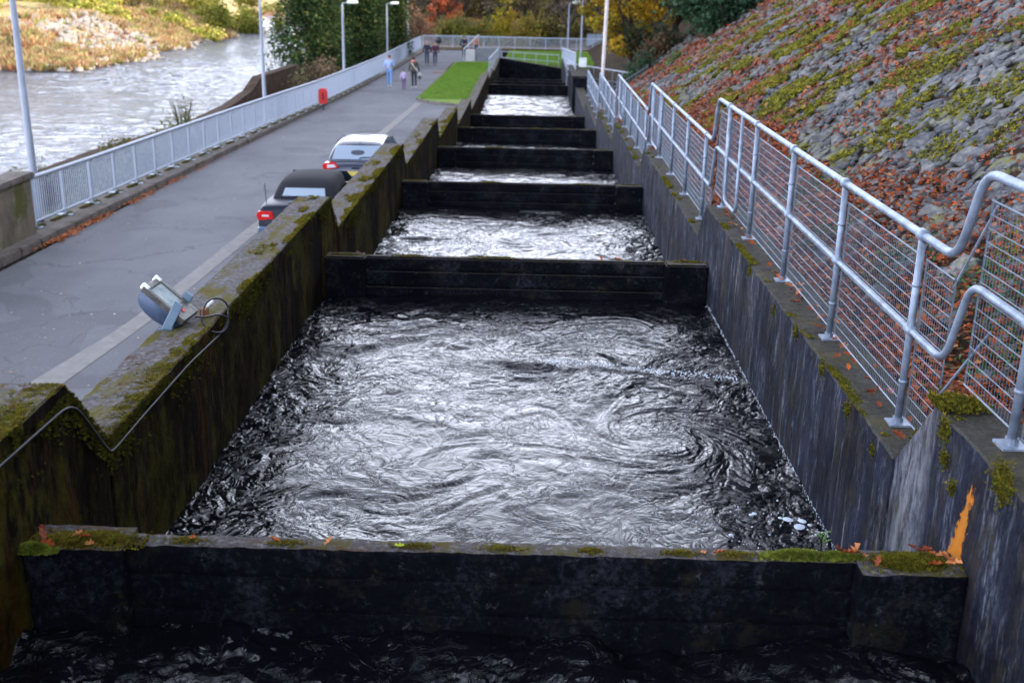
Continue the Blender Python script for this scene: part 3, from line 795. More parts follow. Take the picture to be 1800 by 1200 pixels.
# ---------------------------------------------------------------- quay wall on the river side
qw = empty('quay_wall', (-16, 55, -7), 'stepped brown masonry river wall below the white railing', 'wall')
M['quay'] = ground_mat('brown_masonry', [(.3, (.04, .028, .02)), (.6, (.09, .06, .045)), (.8, (.16, .12, .09))], 2.5, .8)
QP = [(-17.3, 36, -6.9), (-17.0, 43, -6.85), (-15.8, 51, -6.8), (-15.9, 58, -6.75), (-15.8, 62, -6.4), (-15.6, 63.6, -5.75), (-15.2, 72, -5.7)]
for a, b in zip(QP, QP[1:]):
    A, B = Vector(a), Vector(b); d = (B - A).normalized(); n_ = Vector((-d.y, d.x, 0)).normalized() * .28
    vs = []
    for P_ in (A, B - d * .01):
        for s_ in (-1, 1):
            for dz in (0, -4): vs.append(Vector((P_.x + s_ * n_.x, P_.y + s_ * n_.y, P_.z + dz)) - qw.location)
    MB().add(vs, [(0, 2, 6, 4), (1, 5, 7, 3), (0, 4, 5, 1), (2, 3, 7, 6), (0, 1, 3, 2), (4, 6, 7, 5)]).build('wall_section', M['quay'], qw)

# ---------------------------------------------------------------- lamps
def lamp(x, y, h, label, head=True, r0=.085, r1=.045, z=None, mat='lampgrey', lean=0, arm=1):
    zb = road_z(y) if z is None else z
    o = empty('street_lamp' if head else 'pole', (x, y, zb), label, 'lamp' if head else 'pole', 'street lamps' if head else None)
    MB().tube([(0, 0, -.6), (0, 0, h * .16), (0, 0, h * .17), (lean, 0, h)], [r0, r0, r0 * .8, r1], 10).build('column', M[mat], o, smooth=True)
    if head:
        MB().tube(round_path([(0, 0, h - .05), (0, 0, h + .06), (arm * .35, 0, h + .1)], .08), .03, 6).build('arm', M[mat], o)
        MB().tube([(arm * .25, 0, h + .1), (arm * .35, 0, h + .11), (arm * .75, 0, h + .12), (arm * .85, 0, h + .12)], [.05, .1, .1, .05], 8).build('lantern', M['white'], o, smooth=True)
    return o
lamp(-11.1, 24.3, 6.2, 'nearest tall grey lamp post, behind the white railing at the left edge', True, .11, .06)
lamp(-10.75, 44.9, 5.0, 'lamp post second from the left, in front of the river', True, .10, .05, arm=1)
lamp(-10.3, 61.6, 4.55, 'lamp post in front of the dark conifer with a white lantern', True, .10, .055)
lamp(-10.4, 81, 4.35, 'slim lamp post at the right edge of the dark conifers', True, .09, .05)
lamp(-10.6, 96.3, 4.9, 'pale lamp post by the orange tree at the road bend', True, .10, .06)
lamp(2.6, 85, 4.6, 'small lamp post on the right beyond the ladder, lantern turned to the right', True, .09, .05, z=-6.6)
lamp(2.9, 68.5, 5.1, 'tall pale bare pole beside the small right-hand lamp post', False, .085, .05, z=-6.4)
M['pinkpole'] = simple('weathered_pole', (.50, .45, .43), .7)
lamp(2.95, 47.5, 6.5, 'tall weathered pinkish pole rising behind the railing on the right', False, .10, .085, z=-5.2, mat='pinkpole', lean=.1)

# lifebuoy housing, bin
w = empty('lifebuoy_holder', (-9.55, 51.1, road_z(51)), 'red lifebuoy holder on a post in front of the white railing', 'lifebuoy')
M['red'] = simple('red_plastic', (.55, .02, .02), .4)
MB().tube([(0, 0, 0), (0, 0, .35)], .04, 6).build('post', M['darksteel'], w)
MB().prism([(-.17, .3), (.17, .3), (.2, .45), (.2, .85), (.14, .98), (-.14, .98), (-.2, .85), (-.2, .45)], 1, -.11, .11).build('housing', M['red'], w, .02, 2)
MB().tube([(0, -.13, .48), (0, -.13, .8)], .05, 6).build('hand_hole', simple('dark_red_plastic', (.22, .01, .01), .5), w)
w = empty('litter_bin', (-9.0, 108, road_z(108)), 'dark round-topped bin on a slim stem before the far white fence', 'bin')
M['dark'] = simple('dark_plastic', (.015, .017, .022), .4)
MB().tube([(0, 0, 0), (0, 0, .7)], .05, 6).build('stem', M['darksteel'], w)
MB().tube([(0, 0, .6), (0, 0, .7), (0, 0, 1.15), (0, 0, 1.28)], [.15, .3, .3, .12], 12).build('drum', M['dark'], w, smooth=True)

# ---------------------------------------------------------------- floodlight and cable on the left wall
fl = empty('floodlight', (-2.76, 8.25, -2.68), 'blue-grey floodlight with silver framed glass tilted on the mossy wall top', 'floodlight')
M['bluemetal'] = simple('blue_grey_cast_metal', (.07, .10, .17), .5, .2, .2, 12, .2)
M['silver'] = simple('worn_aluminium', (.12, .12, .11), .4, .6, .4, 20, .2)
tg = NT('floodlight_glass'); tg.base(tg.ramp(tg.noise(14, 4, .6, vec=tg.coord(geo=False)), [(.3, (.24, .31, .33)), (.7, (.50, .56, .55))]), .12, 0, .6); M['fglass'] = tg.m
ang = R_(40)
L_ = Vector((math.cos(ang), -.10, -math.sin(ang))).normalized(); Nn = Vector((math.sin(ang), -.15, math.cos(ang))); Nn = (Nn - L_ * Nn.dot(L_)).normalized(); W_ = Nn.cross(L_)
FM = Matrix(((L_.x, W_.x, Nn.x, -.05), (L_.y, W_.y, Nn.y, 0.02), (L_.z, W_.z, Nn.z, .20), (0, 0, 0, 1)))
hw, hl = .122, .205
b = MB()
for (x0, x1, y0, y1) in ((-hl, hl, -hw, -hw + .03), (-hl, hl, hw - .03, hw), (-hl, -hl + .05, -hw + .03, hw - .03), (hl - .14, hl, -hw + .03, hw - .03)):
    b.box(x0, x1, y0, y1, -.035, .02, FM)
b.build('frame', M['silver'], fl, .004)
MB().box(-hl + .05, hl - .14, -hw + .03, hw - .03, -.01, .006, FM).build('glass', M['fglass'], fl)
for yy in (-hw + .02, hw - .03): MB().box(-hl - .02, -hl + .045, yy - .018, yy + .018, -.02, .034, FM).build('hinge', M['white'], fl, .008)
MB().box(hl - .10, hl - .06, -.04, .0, .02, .026, FM).build('warning_label', M['red'], fl)
b = MB(); n = 12; prof = []
for i in range(n + 1):
    t = math.pi * i / n; prof.append((-hl * .98 * math.cos(t) - .03 * math.sin(t), -.036 - .145 * math.sin(t) ** .8))
vs = [FM @ Vector((p[0], s * (hw - .012), p[1])) for s in (-1, 1) for p in prof]
b.add(vs, [tuple(range(n + 1)), tuple(range(n + 1, 2 * n + 2))[::-1]] + [(i, i + 1, i + n + 2, i + n + 1) for i in range(n)])
b.build('housing', M['bluemetal'], fl, .012, 2, True)
b = MB(); b.prism([(-.03, 0), (.05, 0), (.16, .20), (.10, .24)], 1, -.145, -.128).prism([(-.03, 0), (.05, 0), (.16, .20), (.10, .24)], 1, .128, .145).box(-.05, .06, -.145, .145, -.003, .012)
o = b.build('bracket', simple('pale_blue_bracket', (.14, .21, .29), .5, .2), fl, .004); o.location = (-.06, 0, .004)
M['cable'] = simple('grey_cable', (.012, .013, .018), .5)
pc = [(-2.60, 8.20, -2.59), (-2.55, 8.28, -2.62), (-2.50, 8.48, -2.65), (-2.44, 8.60, -2.72), (-2.45, 8.46, -2.80), (-2.50, 8.26, -2.74), (-2.56, 8.22, -2.64), (-2.60, 8.38, -2.60), (-2.57, 8.48, -2.53), (-2.51, 8.58, -2.54), (-2.45, 8.63, -2.62), (-2.45, 8.56, -2.74), (-2.475, 8.45, -2.80), (-2.478, 7.6, -2.76), (-2.478, 6.6, -2.76), (-2.478, 6.04, -2.77), (-2.478, 5.98, -2.74),
      (-2.478, 5.62, -2.32), (-2.478, 5.48, -2.26), (-2.478, 4.7, -2.25), (-2.478, 3.6, -2.27)]
o = MB().tube(round_path(pc, .11, 6), .008, 6).build('power_cable', M['cable'], smooth=True)
tag(o, 'thin dark cable looping from the floodlight and clipped along the mossy wall edge', 'cable')
w = empty('junction_box', (-2.62, 8.5, -2.66), 'small white and rusty junction fitting on the moss beside the floodlight cable', 'junction box')
MB().box(-.03, .03, -.04, .04, -.02, .05).build('body', simple('rusty_metal', (.22, .08, .035), .8), w, .008); MB().tube([(.0, .05, .04), (.06, .08, .09)], .014, 6).build('gland', M['white'], w)


# ================================================================ scatter helpers
def proj(P):
    c = (P @ RW)                      # camera coords: right, down, forward
    return CX + F * c[:, 0] / c[:, 2], CY + F * c[:, 1] / c[:, 2], c[:, 2]

def rand_rot(n, tilt=None, r=rng):
    """rotation matrices n x 3 x 3: random yaw, tilt about a random axis"""
    yaw = r.uniform(0, 2 * np.pi, n)
    t = r.uniform(0, np.pi, n) if tilt is None else np.abs(r.normal(0, tilt, n))
    ax = r.uniform(0, 2 * np.pi, n)
    kx_, ky_ = np.cos(ax), np.sin(ax); c, s = np.cos(t), np.sin(t)
    Rt = np.zeros((n, 3, 3)); C = 1 - c
    Rt[:, 0, 0] = c + kx_ * kx_ * C; Rt[:, 0, 1] = kx_ * ky_ * C; Rt[:, 0, 2] = ky_ * s
    Rt[:, 1, 0] = kx_ * ky_ * C; Rt[:, 1, 1] = c + ky_ * ky_ * C; Rt[:, 1, 2] = -kx_ * s
    Rt[:, 2, 0] = -ky_ * s; Rt[:, 2, 1] = kx_ * s; Rt[:, 2, 2] = c
    Rz = np.zeros((n, 3, 3)); cy_, sy_ = np.cos(yaw), np.sin(yaw)
    Rz[:, 0, 0] = cy_; Rz[:, 0, 1] = -sy_; Rz[:, 1, 0] = sy_; Rz[:, 1, 1] = cy_; Rz[:, 2, 2] = 1
    return Rt @ Rz

def scatter(name, bv, bf, P, Sc, Rm, cols, mat, parent=None, kind='stuff', smooth=False):
    bv = np.asarray(bv, float); bf = np.asarray(bf); n = len(P)
    if n == 0: return None
    Sc = np.asarray(Sc)
    if Sc.ndim == 1: Sc = Sc[:, None] * np.ones(3)
    V = (bv[None] * Sc[:, None, :]) @ np.transpose(Rm, (0, 2, 1)) + np.asarray(P)[:, None, :]
    Fc = bf[None] + (np.arange(n) * len(bv))[:, None, None]
    cc = np.repeat(np.asarray(cols), len(bf), 0)
    o = link(name, mesh_np(name, V.reshape(-1, 3), Fc.reshape(-1, bf.shape[1]), cc, smooth), mat, parent)
    if kind: o['kind'] = kind
    return o

def palette(n, pal, w=None, var=.2, r=rng):
    pal = np.asarray(pal, float); idx = r.choice(len(pal), n, p=w)
    return pal[idx] * (1 + r.uniform(-var, var, (n, 1)))

LEAF_V = [(-.5, 0, .10), (-.30, .20, .22), (-.12, .13, .08), (.06, .32, .26), (.2, .16, .08), (.36, .2, .2), (.55, .03, .02), (.34, -.15, .16), (.18, -.13, .05), (.02, -.33, .22), (-.14, -.14, .06), (-.32, -.22, .2), (0, 0, 0)]
LEAF_F = [(12, i, (i + 1) % 12) for i in range(12)]
KITE_V = [(-.5, 0, .02), (0, .3, .12), (.5, 0, 0), (0, -.3, .10)]
KITE_F = [(0, 2, 1), (0, 3, 2)]
LCOL = [(.24, .048, .012), (.31, .075, .018), (.14, .03, .012), (.36, .14, .05), (.20, .06, .03), (.08, .025, .012)]
ico_b = bmesh.new(); bmesh.ops.create_icosphere(ico_b, subdivisions=1, radius=1)
ICO_V = np.array([v.co[:] for v in ico_b.verts]); ICO_F = np.array([[v.index for v in f.verts] for f in ico_b.faces]); ico_b.free()
TUFT_V, TUFT_F = [], []
for k_ in range(5):
    a_ = k_ * 2.51; o_ = len(TUFT_V); c_, s_2 = math.cos(a_), math.sin(a_)
    TUFT_V += [(.25 * -s_2, .25 * c_, 0), (-.25 * -s_2, -.25 * c_, 0), (.7 * c_, .7 * s_2, .9)]; TUFT_F += [(o_, o_ + 1, o_ + 2)]

# ================================================================ stones on the slope
hs_ = bpy.data.objects['hillside']
def rock_hull(seed, fl=.36):
    r = random.Random(seed); bm = bmesh.new()
    for _ in range(13):
        v = Vector((r.uniform(-1, 1), r.uniform(-1, 1), r.uniform(-1, 1)))
        v = v.normalized() * r.uniform(.75, 1.0)
        bm.verts.new((v.x, v.y * .7, max(-.5, min(.5, v.z)) * fl * 2))
    res = bmesh.ops.convex_hull(bm, input=bm.verts)
    bmesh.ops.delete(bm, geom=[g for g in res['geom_interior'] if isinstance(g, bmesh.types.BMVert)], context='VERTS')
    bmesh.ops.triangulate(bm, faces=bm.faces)
    me = bpy.data.meshes.new('stone'); bm.to_mesh(me); bm.free(); me.materials.append(M['rock'])
    return me
rocks = [rock_hull(100 + i) for i in range(14)]
SL = math.atan(.70)
pos = []
yv = 3.0
while yv < 60:
    sp = .17 if yv < 25 else .205
    u = .0
    while u < 14:
        pos.append((TOE + .05 + (u + rng.uniform(-.4, .4) * sp) * math.cos(SL), yv + rng.uniform(-.5, .5) * sp)); u += sp * .92
    yv += sp * .92
pos = np.array(pos)
zz = hill_z(pos[:, 0], pos[:, 1]); P3 = np.column_stack([pos, zz + .03])
px, py, dd = proj(P3)
ok = (px > 950) & (px < 2000) & (py > -140) & (py < 1300) & (dd > 0)
# leave gaps where soil and leaves cover the stones
cov = fbm(pos[:, 0] * .7, pos[:, 1] * .45, 4, 61) + .25 * np.clip((pos[:, 1] - 20) / 25, 0, 1) - .10 * np.clip((pos[:, 0] - TOE) / 2, 0, 1)
low = (pos[:, 0] - TOE) < .9 + .8 * fbm(pos[:, 1] * .5, pos[:, 0] * 0, 3, 5)
ok &= ~((rng.random(len(pos)) < .5) & (cov > .33)) & ~(low & (rng.random(len(pos)) < .55)) & ((pos[:, 1] < 47) | (rng.random(len(pos)) < .35))
P3 = P3[ok]; dd = dd[ok]; n = len(P3)
sz = np.clip(rng.lognormal(math.log(.115), .38, n), .055, .30) * np.interp(P3[:, 1], [5, 14, 25, 45], [1.15, 1.1, .95, 1.15])
Rslope = np.array(Euler((0, -SL, 0)).to_matrix())
Rr = Rslope[None] @ rand_rot(n, .22)
S3 = np.column_stack([sz * rng.uniform(.9, 1.35, n), sz * rng.uniform(.8, 1.15, n), sz * rng.uniform(.6, 1.0, n)])
px, py, dd = proj(P3)
inside = (px > 0) & (px < 1790) & (py > 5) & (py < 1190)
score = np.where(inside, sz / dd, 0); order = np.argsort(-score)
for i in order[:300]:
    o = bpy.data.objects.new('stone', rocks[int(rng.integers(14))]); COL.objects.link(o); o.parent = hs_
    Mx = Matrix([list(map(float, (Rr[i] * S3[i][None, :])[a])) + [float(P3[i][a])] for a in range(3)] + [[0, 0, 0, 1]])
    o.matrix_world = Mx
rest = order[300:]
Vall, Fall, cnt = [], [], 0
for k in range(14):
    idx = rest[k::14]; me = rocks[k]
    bv = np.array([v.co[:] for v in me.vertices]); bf = np.array([p.vertices[:] for p in me.polygons])
    V = (bv[None] * S3[idx][:, None, :]) @ np.transpose(Rr[idx], (0, 2, 1)) + P3[idx][:, None, :]
    Fc = bf[None] + (np.arange(len(idx)) * len(bv))[:, None, None] + cnt
    cnt += len(idx) * len(bv); Vall.append(V.reshape(-1, 3)); Fall.append(Fc.reshape(-1, 3))
o = link('stones', mesh_np('stones', np.concatenate(Vall), np.concatenate(Fall)), M['rock'], hs_); o['kind'] = 'stuff'

# leaf litter: dense on the ledge and toe, patchy on the stones
n = 30000
y_ = 4.2 + 46 * rng.random(n) ** 1.8; x_ = 2.62 + rng.random(n) ** 1.2 * (1.75 + .9 * (fbm(y_ * .5, y_ * 0, 3, 5) + .4))
z_ = hill_z(x_, y_) + .03 + .07 * rng.random(n) + np.where(x_ > TOE, .05, 0)
keep = (x_ > 2.8) | (y_ > 5.9)
x_, y_, z_ = x_[keep], y_[keep], z_[keep]; n = len(x_)
scatter('leaf_litter', KITE_V, KITE_F, np.column_stack([x_, y_, z_]), rng.uniform(.055, .10, n) * np.clip(y_ / 12, .85, 1.5), rand_rot(n, .5), palette(n, LCOL, [.3, .25, .15, .12, .12, .06]), M['leaf'])
n = 60000
y_ = 4.5 + 50 * rng.random(n) ** 1.2; x_ = TOE + rng.random(n) * 11
m1 = fbm(x_ * .9, y_ * .5, 4, 61) + .30 * fbm(x_ * 2.3, y_ * 1.6, 2, 62) + .12 * np.clip((y_ - 18) / 25, 0, 1)
up_ = .10 * np.clip((x_ - TOE - 1.2) / 2, -1, 1); keep = (m1 + up_ > .20) | (rng.random(n) < .05)
x_, y_ = x_[keep], y_[keep]; Pq = np.column_stack([x_, y_, hill_z(x_, y_) + .05 + .10 * rng.random(len(x_))])
px, py, dd = proj(Pq); kk = (px < 1950) & (py > -80); Pq = Pq[kk]; n = len(Pq)
scatter('leaf_litter', KITE_V, KITE_F, Pq, rng.uniform(.06, .115, n) * np.clip(Pq[:, 1] / 16, .85, 1.7), Rslope[None] @ rand_rot(n, .55), palette(n, [(.20, .045, .02), (.26, .07, .025), (.12, .03, .018), (.28, .12, .06), (.09, .035, .025)], [.28, .24, .22, .12, .14]), M['leaf'])
# moss cushions over the upper stones
n = 260000
y_ = 5 + 42 * rng.random(n); x_ = TOE + .8 + rng.random(n) * 10
gb = np.zeros(n)
for (gx, gy, sx_, sy_, w_) in ((6.9, 28.8, .7, 3.5, .3), (6.5, 18.5, .9, 3, .3), (7.4, 17.2, .8, 2.5, .34), (5.8, 25, .6, 3, .26), (5.2, 13.6, .4, 1, .26), (7.7, 27.7, .8, 4, .28), (5.1, 15.2, .4, 1.2, .2), (6.0, 14.2, .5, 1.4, .28), (4.9, 21, .3, 1.5, .12), (6.2, 38, .6, 5, .16)):
    gb = np.maximum(gb, w_ * np.exp(-((x_ - gx) / sx_) ** 2 - ((y_ - gy) / sy_) ** 2))
m1 = .75 * fbm(x_ * 1.6, y_ * 1.1, 4, 77) + .3 * fbm(x_ * 4, y_ * 3.5, 2, 78) + gb
keep = m1 > .235
x_, y_ = x_[keep], y_[keep]; Pq = np.column_stack([x_, y_, hill_z(x_, y_) + .10 * rng.random(len(x_)) + .02])
px, py, dd = proj(Pq); kk = (px < 1950) & (py > -80); Pq = Pq[kk]; n = len(Pq); print('moss', n)
s_m = rng.uniform(.035, .07, n) * np.clip(Pq[:, 1] / 15, .9, 1.8)
scatter('moss', TUFT_V, TUFT_F, Pq, np.column_stack([s_m, s_m, s_m * .6]), Rslope[None] @ rand_rot(n, .3), palette(n, [(.17, .16, .02), (.12, .12, .02), (.24, .21, .03), (.08, .08, .02)], None, .25), M['moss'])
# green sprigs at the foot of the slope
n = 2600
cy_ = rng.choice([6.6, 7.6, 9.2, 10.8, 13, 15.5, 6.0, 8.4], n); y_ = cy_ + rng.normal(0, .25, n); x_ = 3.55 + .35 * np.sin(cy_ * 7) + rng.normal(0, .22, n)
x_ = np.maximum(x_, 2.72)
scatter('ivy', KITE_V, KITE_F, np.column_stack([x_, y_, hill_z(x_, y_) + rng.uniform(.04, .22, n)]), rng.uniform(.03, .07, n), rand_rot(n, .7), palette(n, [(.04, .11, .03), (.07, .16, .05), (.03, .07, .03)]), M['foliage'])

# ================================================================ moss and leaves on the walls
def moss_on(parent, P, s, pal, name='moss'):
    P = np.asarray(P); n = len(P)
    o = scatter(name, TUFT_V, TUFT_F, P, np.column_stack([s, s, s * rng.uniform(.6, 1.1, n)]), rand_rot(n, .35), palette(n, pal, None, .3), M['moss'], parent)
    o.location = -parent.location; return o
MP = [(.15, .14, .015), (.09, .10, .012), (.19, .15, .02), (.06, .06, .012), (.12, .07, .02)]
def left_top(y):
    z = np.full_like(y, LT[0])
    for i in range(len(LP) - 1):
        z = np.where(y > LP[i], LT[i] + (LT[i + 1] - LT[i]) * np.clip((y - LP[i]) / .48, 0, 1), z)
    return z
y_ = 3.2 + 36 * rng.random(60000) ** 1.8; x_ = XL - np.abs(rng.normal(0, .10, 60000)); x_ = np.maximum(x_, -2.88)
msk = fbm(y_ * 1.3, x_ * 4, 4, 15) + .28 * np.exp(-(XL - x_) / .05) - .12 + np.where(y_ < 5.55, .35, 0)
k_ = msk > .05; x_, y_ = x_[k_], y_[k_]
moss_on(wl_, np.column_stack([x_, y_, left_top(y_) - .006]), rng.uniform(.008, .022, len(x_)) * np.clip(y_ / 8, .9, 2), MP)
# moss hanging just below the inner edge
y_ = 3.2 + 30 * rng.random(26000) ** 1.6; dz = np.abs(rng.normal(0, .12, 26000))
k_ = fbm(y_ * 1.6, dz * 6, 4, 25) > .02 + dz * .55; y_, dz = y_[k_], dz[k_]
n = len(y_); Pm = np.column_stack([np.full(n, XL + .004), y_, left_top(y_) - dz])
o = scatter('moss', TUFT_V, TUFT_F, Pm, rng.uniform(.008, .022, n), np.array(Euler((0, R_(70), 0)).to_matrix())[None] @ rand_rot(n, .3), palette(n, [(.045, .045, .008), (.08, .075, .01), (.03, .028, .008)], None, .3), M['moss'], wl_); o.location = -wl_.location
# right wall: small cushions along the inner edge and on the step corner
y_ = 4 + 34 * rng.random(26000) ** 1.6; x_ = XR + np.abs(rng.normal(0, .035, 26000))
k_ = (fbm(y_ * 2.2, x_ * 2, 3, 85) > .12); x_, y_ = x_[k_], y_[k_]
moss_on(wr_, np.column_stack([x_, y_, left_top(y_) - .004]), rng.uniform(.008, .02, len(x_)) * np.clip(y_ / 8, .9, 2), MP[:4])
n = 2600; a_ = rng.normal(0, 1, (n, 3)); Pm = np.column_stack([XR + .08 + a_[:, 0] * .07, 5.50 + a_[:, 1] * .045, LT[0] + .01 + np.abs(a_[:, 2]) * .016]); Pm[:, 0] = np.maximum(Pm[:, 0], XR - .01)
moss_on(wr_, Pm, rng.uniform(.012, .026, n), MP[:4])
for (cy, cz, s_, m_) in ((5.35, -2.22, .03, 300), (5.3, -2.36, .022, 200), (5.15, -2.45, .02, 150), (4.62, -2.17, .05, 700), (7.0, -2.76, .03, 200), (7.7, -2.72, .035, 240), (8.6, -2.73, .03, 200), (9.4, -2.8, .03, 160), (6.4, -2.8, .02, 120), (10.6, -2.74, .03, 180)):
    a_ = rng.normal(0, 1, (m_, 3)); Pm = np.column_stack([XR + .004 - np.abs(a_[:, 0]) * .012, cy + a_[:, 1] * s_, cz + a_[:, 2] * s_]); moss_on(wr_, Pm, rng.uniform(.008, .018, m_), MP[:4])
# weir tops
def patch(w, cx, cy, sx, sy, m_, pal, hgt=.02, smax=.022):
    a_ = rng.normal(0, .5, (m_, 2)); X_, Y_ = cx + np.clip(a_[:, 0], -1.2, 1.2) * sx, cy + np.clip(a_[:, 1], -1.2, 1.2) * sy
    zt = w.location.z + hgt * np.clip(1 - (a_[:, 0] ** 2 + a_[:, 1] ** 2), 0, 1)
    moss_on(w, np.column_stack([X_, Y_, zt]), rng.uniform(.007, smax, m_), pal)
BR = [(.17, .20, .03), (.13, .16, .02), (.20, .20, .04)]
w0 = weirs[0]
patch(w0, 1.40, 4.965, .16, .035, 1800, BR, .03); patch(w0, 1.60, 4.97, .12, .03, 700, BR[:2], .02)
patch(w0, 1.95, 4.93, .2, .09, 3200, MP[:4], .025); patch(w0, -2.2, 4.95, .24, .08, 2600, MP, .02); patch(w0, -2.43, 4.83, .10, .035, 1500, BR[:2], .035)
for cx in (-1.7, -1.2, -.55, -.1, .35, .8, 1.1): patch(w0, cx, 4.97, rng.uniform(.05, .14), .035, 240, MP, .008, .013)
for k in range(1, 6):
    w = weirs[k]; yk = weir_y(k)
    for cx, s_ in ((-2.25, .25), (1.95, .25), (rng.uniform(-1.5, 1.5), .3), (rng.uniform(-1.5, 1.5), .2)):
        patch(w, cx, yk + .07, s_, .05, 380, MP, .012, .02)
# individual fallen leaves on the weirs and walls
lm = []
for c in LCOL[:5]:
    me = mesh_np('fallen_leaf', LEAF_V, LEAF_F, np.array(c) * np.random.default_rng(3).uniform(1.0, 1.7, (12, 1))); me.materials.append(M['leaf']); lm.append(me)
def put_leaves(lst, z, label, group, size=(.055, .085)):
    along_x = max(p[0] for p in lst) - min(p[0] for p in lst) > max(p[1] for p in lst) - min(p[1] for p in lst)
    ords = ['first', 'second', 'third', 'fourth', 'fifth', 'sixth']
    lst = sorted(lst, key=lambda p: p[0] if along_x else p[1])
    for i_, (x, y) in enumerate(lst):
        o = bpy.data.objects.new('fallen_leaf', lm[int(rng.integers(5))]); COL.objects.link(o)
        s_ = random.uniform(*size); o.scale = (s_, s_, s_ * random.uniform(.8, 1.6)); o.location = (x, y, z + random.uniform(.008, .03))
        o.rotation_euler = (random.uniform(-.5, .5), random.uniform(-.5, .5), random.uniform(0, 6.3))
        tag(o, label if len(lst) > 6 else label + (', %s from the left' if along_x else ', %s from the viewer') % ords[i_], 'leaf', group)
put_leaves([(-2.45, 4.99), (-2.42, 4.93), (-2.26, 4.96), (-2.2, 4.9), (-2.155, 4.86), (-2.37, 4.86)], -2.75, 'pinkish brown leaf on the mossy left end of the nearest weir', 'leaves on the left end of the nearest weir')
put_leaves([(-1.67, 4.96), (-1.26, 4.97), (-.98, 4.97)], -2.77, 'small leaf on the left half of the nearest weir', 'leaves on the left half of the nearest weir')
put_leaves([(.92, 4.96), (1.0, 4.965)], -2.77, 'orange leaf right of centre on the nearest weir', 'pair of leaves right of centre on the nearest weir')
put_leaves([(1.61, 4.99), (1.66, 4.95), (1.72, 4.945), (1.78, 4.89), (1.70, 4.99), (2.0, 5.03), (2.07, 5.01), (2.12, 4.97), (2.13, 4.9), (2.06, 4.88), (2.03, 4.97), (2.14, 4.86)], -2.75, 'rust brown fallen leaf piled on the mossy right end of the nearest weir', 'leaves on the right end of the nearest weir', (.06, .1))
put_leaves([(2.31, 6.3), (2.45, 6.53), (2.34, 6.08), (2.5, 6.2)], -2.665, 'rust leaf beside the nearest low railing post', 'leaves at the nearest low post', (.07, .1))
put_leaves([(2.55, 5.2), (2.52, 5.35), (2.58, 5.05), (2.5, 5.0)], -2.14, 'rust leaf on the high near end of the right wall', 'leaves on the high end of the right wall', (.07, .1))
put_leaves([(2.33 + .12 * random.random(), 6.8 + .24 * i + .1 * random.random()) for i in range(26)] + [(2.27 + .3 * random.random(), 6.7 + 6.8 * random.random()) for _ in range(30)], -2.67, 'rust coloured leaf lying along the foot of the railing on the right wall', 'leaves along the foot of the railing', (.06, .1))
put_leaves([(-.1 + 1.0, 13.17), (1.1, 13.18), (-2.1, 13.2), (1.9, 13.16)], weir_z(1) + .005, 'red-brown leaf on top of the second weir', 'leaves on the second weir', (.07, .1))
o = tag(bpy.data.objects.new('fallen_leaf', lm[1]), 'bright yellow-green round leaf on the thin top of the nearest weir', 'leaf'); COL.objects.link(o)
me = mesh_np('fallen_leaf', LEAF_V, LEAF_F, np.tile((.4, .5, .03), (12, 1))); me.materials.append(M['leaf']); o.data = me; o.location = (-.62, 4.95, -2.755); o.scale = (.05, .06, .05)
pl_ = empty('seedling', (1.545, 5.08, -2.79), 'tiny pale green seedling at the back edge of the nearest weir, right side', 'plant')
sl_me = mesh_np('leaf', LEAF_V, LEAF_F, np.tile((.16, .28, .09), (12, 1))); sl_me.materials.append(M['foliage'])
for k in range(7):
    o = bpy.data.objects.new('leaf', sl_me); COL.objects.link(o); o.parent = pl_; a = k * .9
    o.location = (.025 * math.cos(a), .02 * math.sin(a), .05 + .01 * k); o.scale = (.05, .03, .04); o.rotation_euler = (0, -.5, a)
MB().tube([(0, 0, -.02), (0, 0, .08)], .003, 5).build('stem', M['foliage'], pl_)

# foam flecks on the dark corner of the water and along the ripple
M['foam'] = simple('foam', (.55, .62, .72), .8)
def disc(n=9):
    v = [(0, 0, .012)] + [(math.cos(2 * math.pi * k / n), math.sin(2 * math.pi * k / n), 0) for k in range(n)]
    return np.array(v), np.array([(0, 1 + k, 1 + (k + 1) % n) for k in range(n)])
dv, df = disc()
ff = [(2.01, 7.18, .04), (1.95, 7.29, .035), (2.05, 7.27, .03), (1.69, 7.35, .014), (1.9, 7.31, .016), (1.49, 7.03, .018), (2.09, 7.21, .014), (2.11, 7.07, .016), (1.72, 7.37, .02)]
ff += [(rng.uniform(1.2, 2.15), rng.uniform(6.6, 7.6), rng.uniform(.003, .008)) for _ in range(60)]
ff += [(XR - .01 - abs(rng.normal(0, .012)), rng.uniform(5.5, 12.8), rng.uniform(.001, .004)) for _ in range(600)]
ff += [(u_, 10.9 - .22 * u_ - .18 + rng.normal(0, .05), rng.uniform(.003, .011)) for u_ in rng.uniform(.1, 2.1, 260)]
ff = np.array(ff); n = len(ff)
scatter('foam', dv, df, np.column_stack([ff[:, 0], ff[:, 1], np.full(n, water_z(0) + .03)]), np.column_stack([ff[:, 2] * 1.2, ff[:, 2], np.ones(n)]), rand_rot(n, 0.0), np.ones((n, 3)), M['foam'])

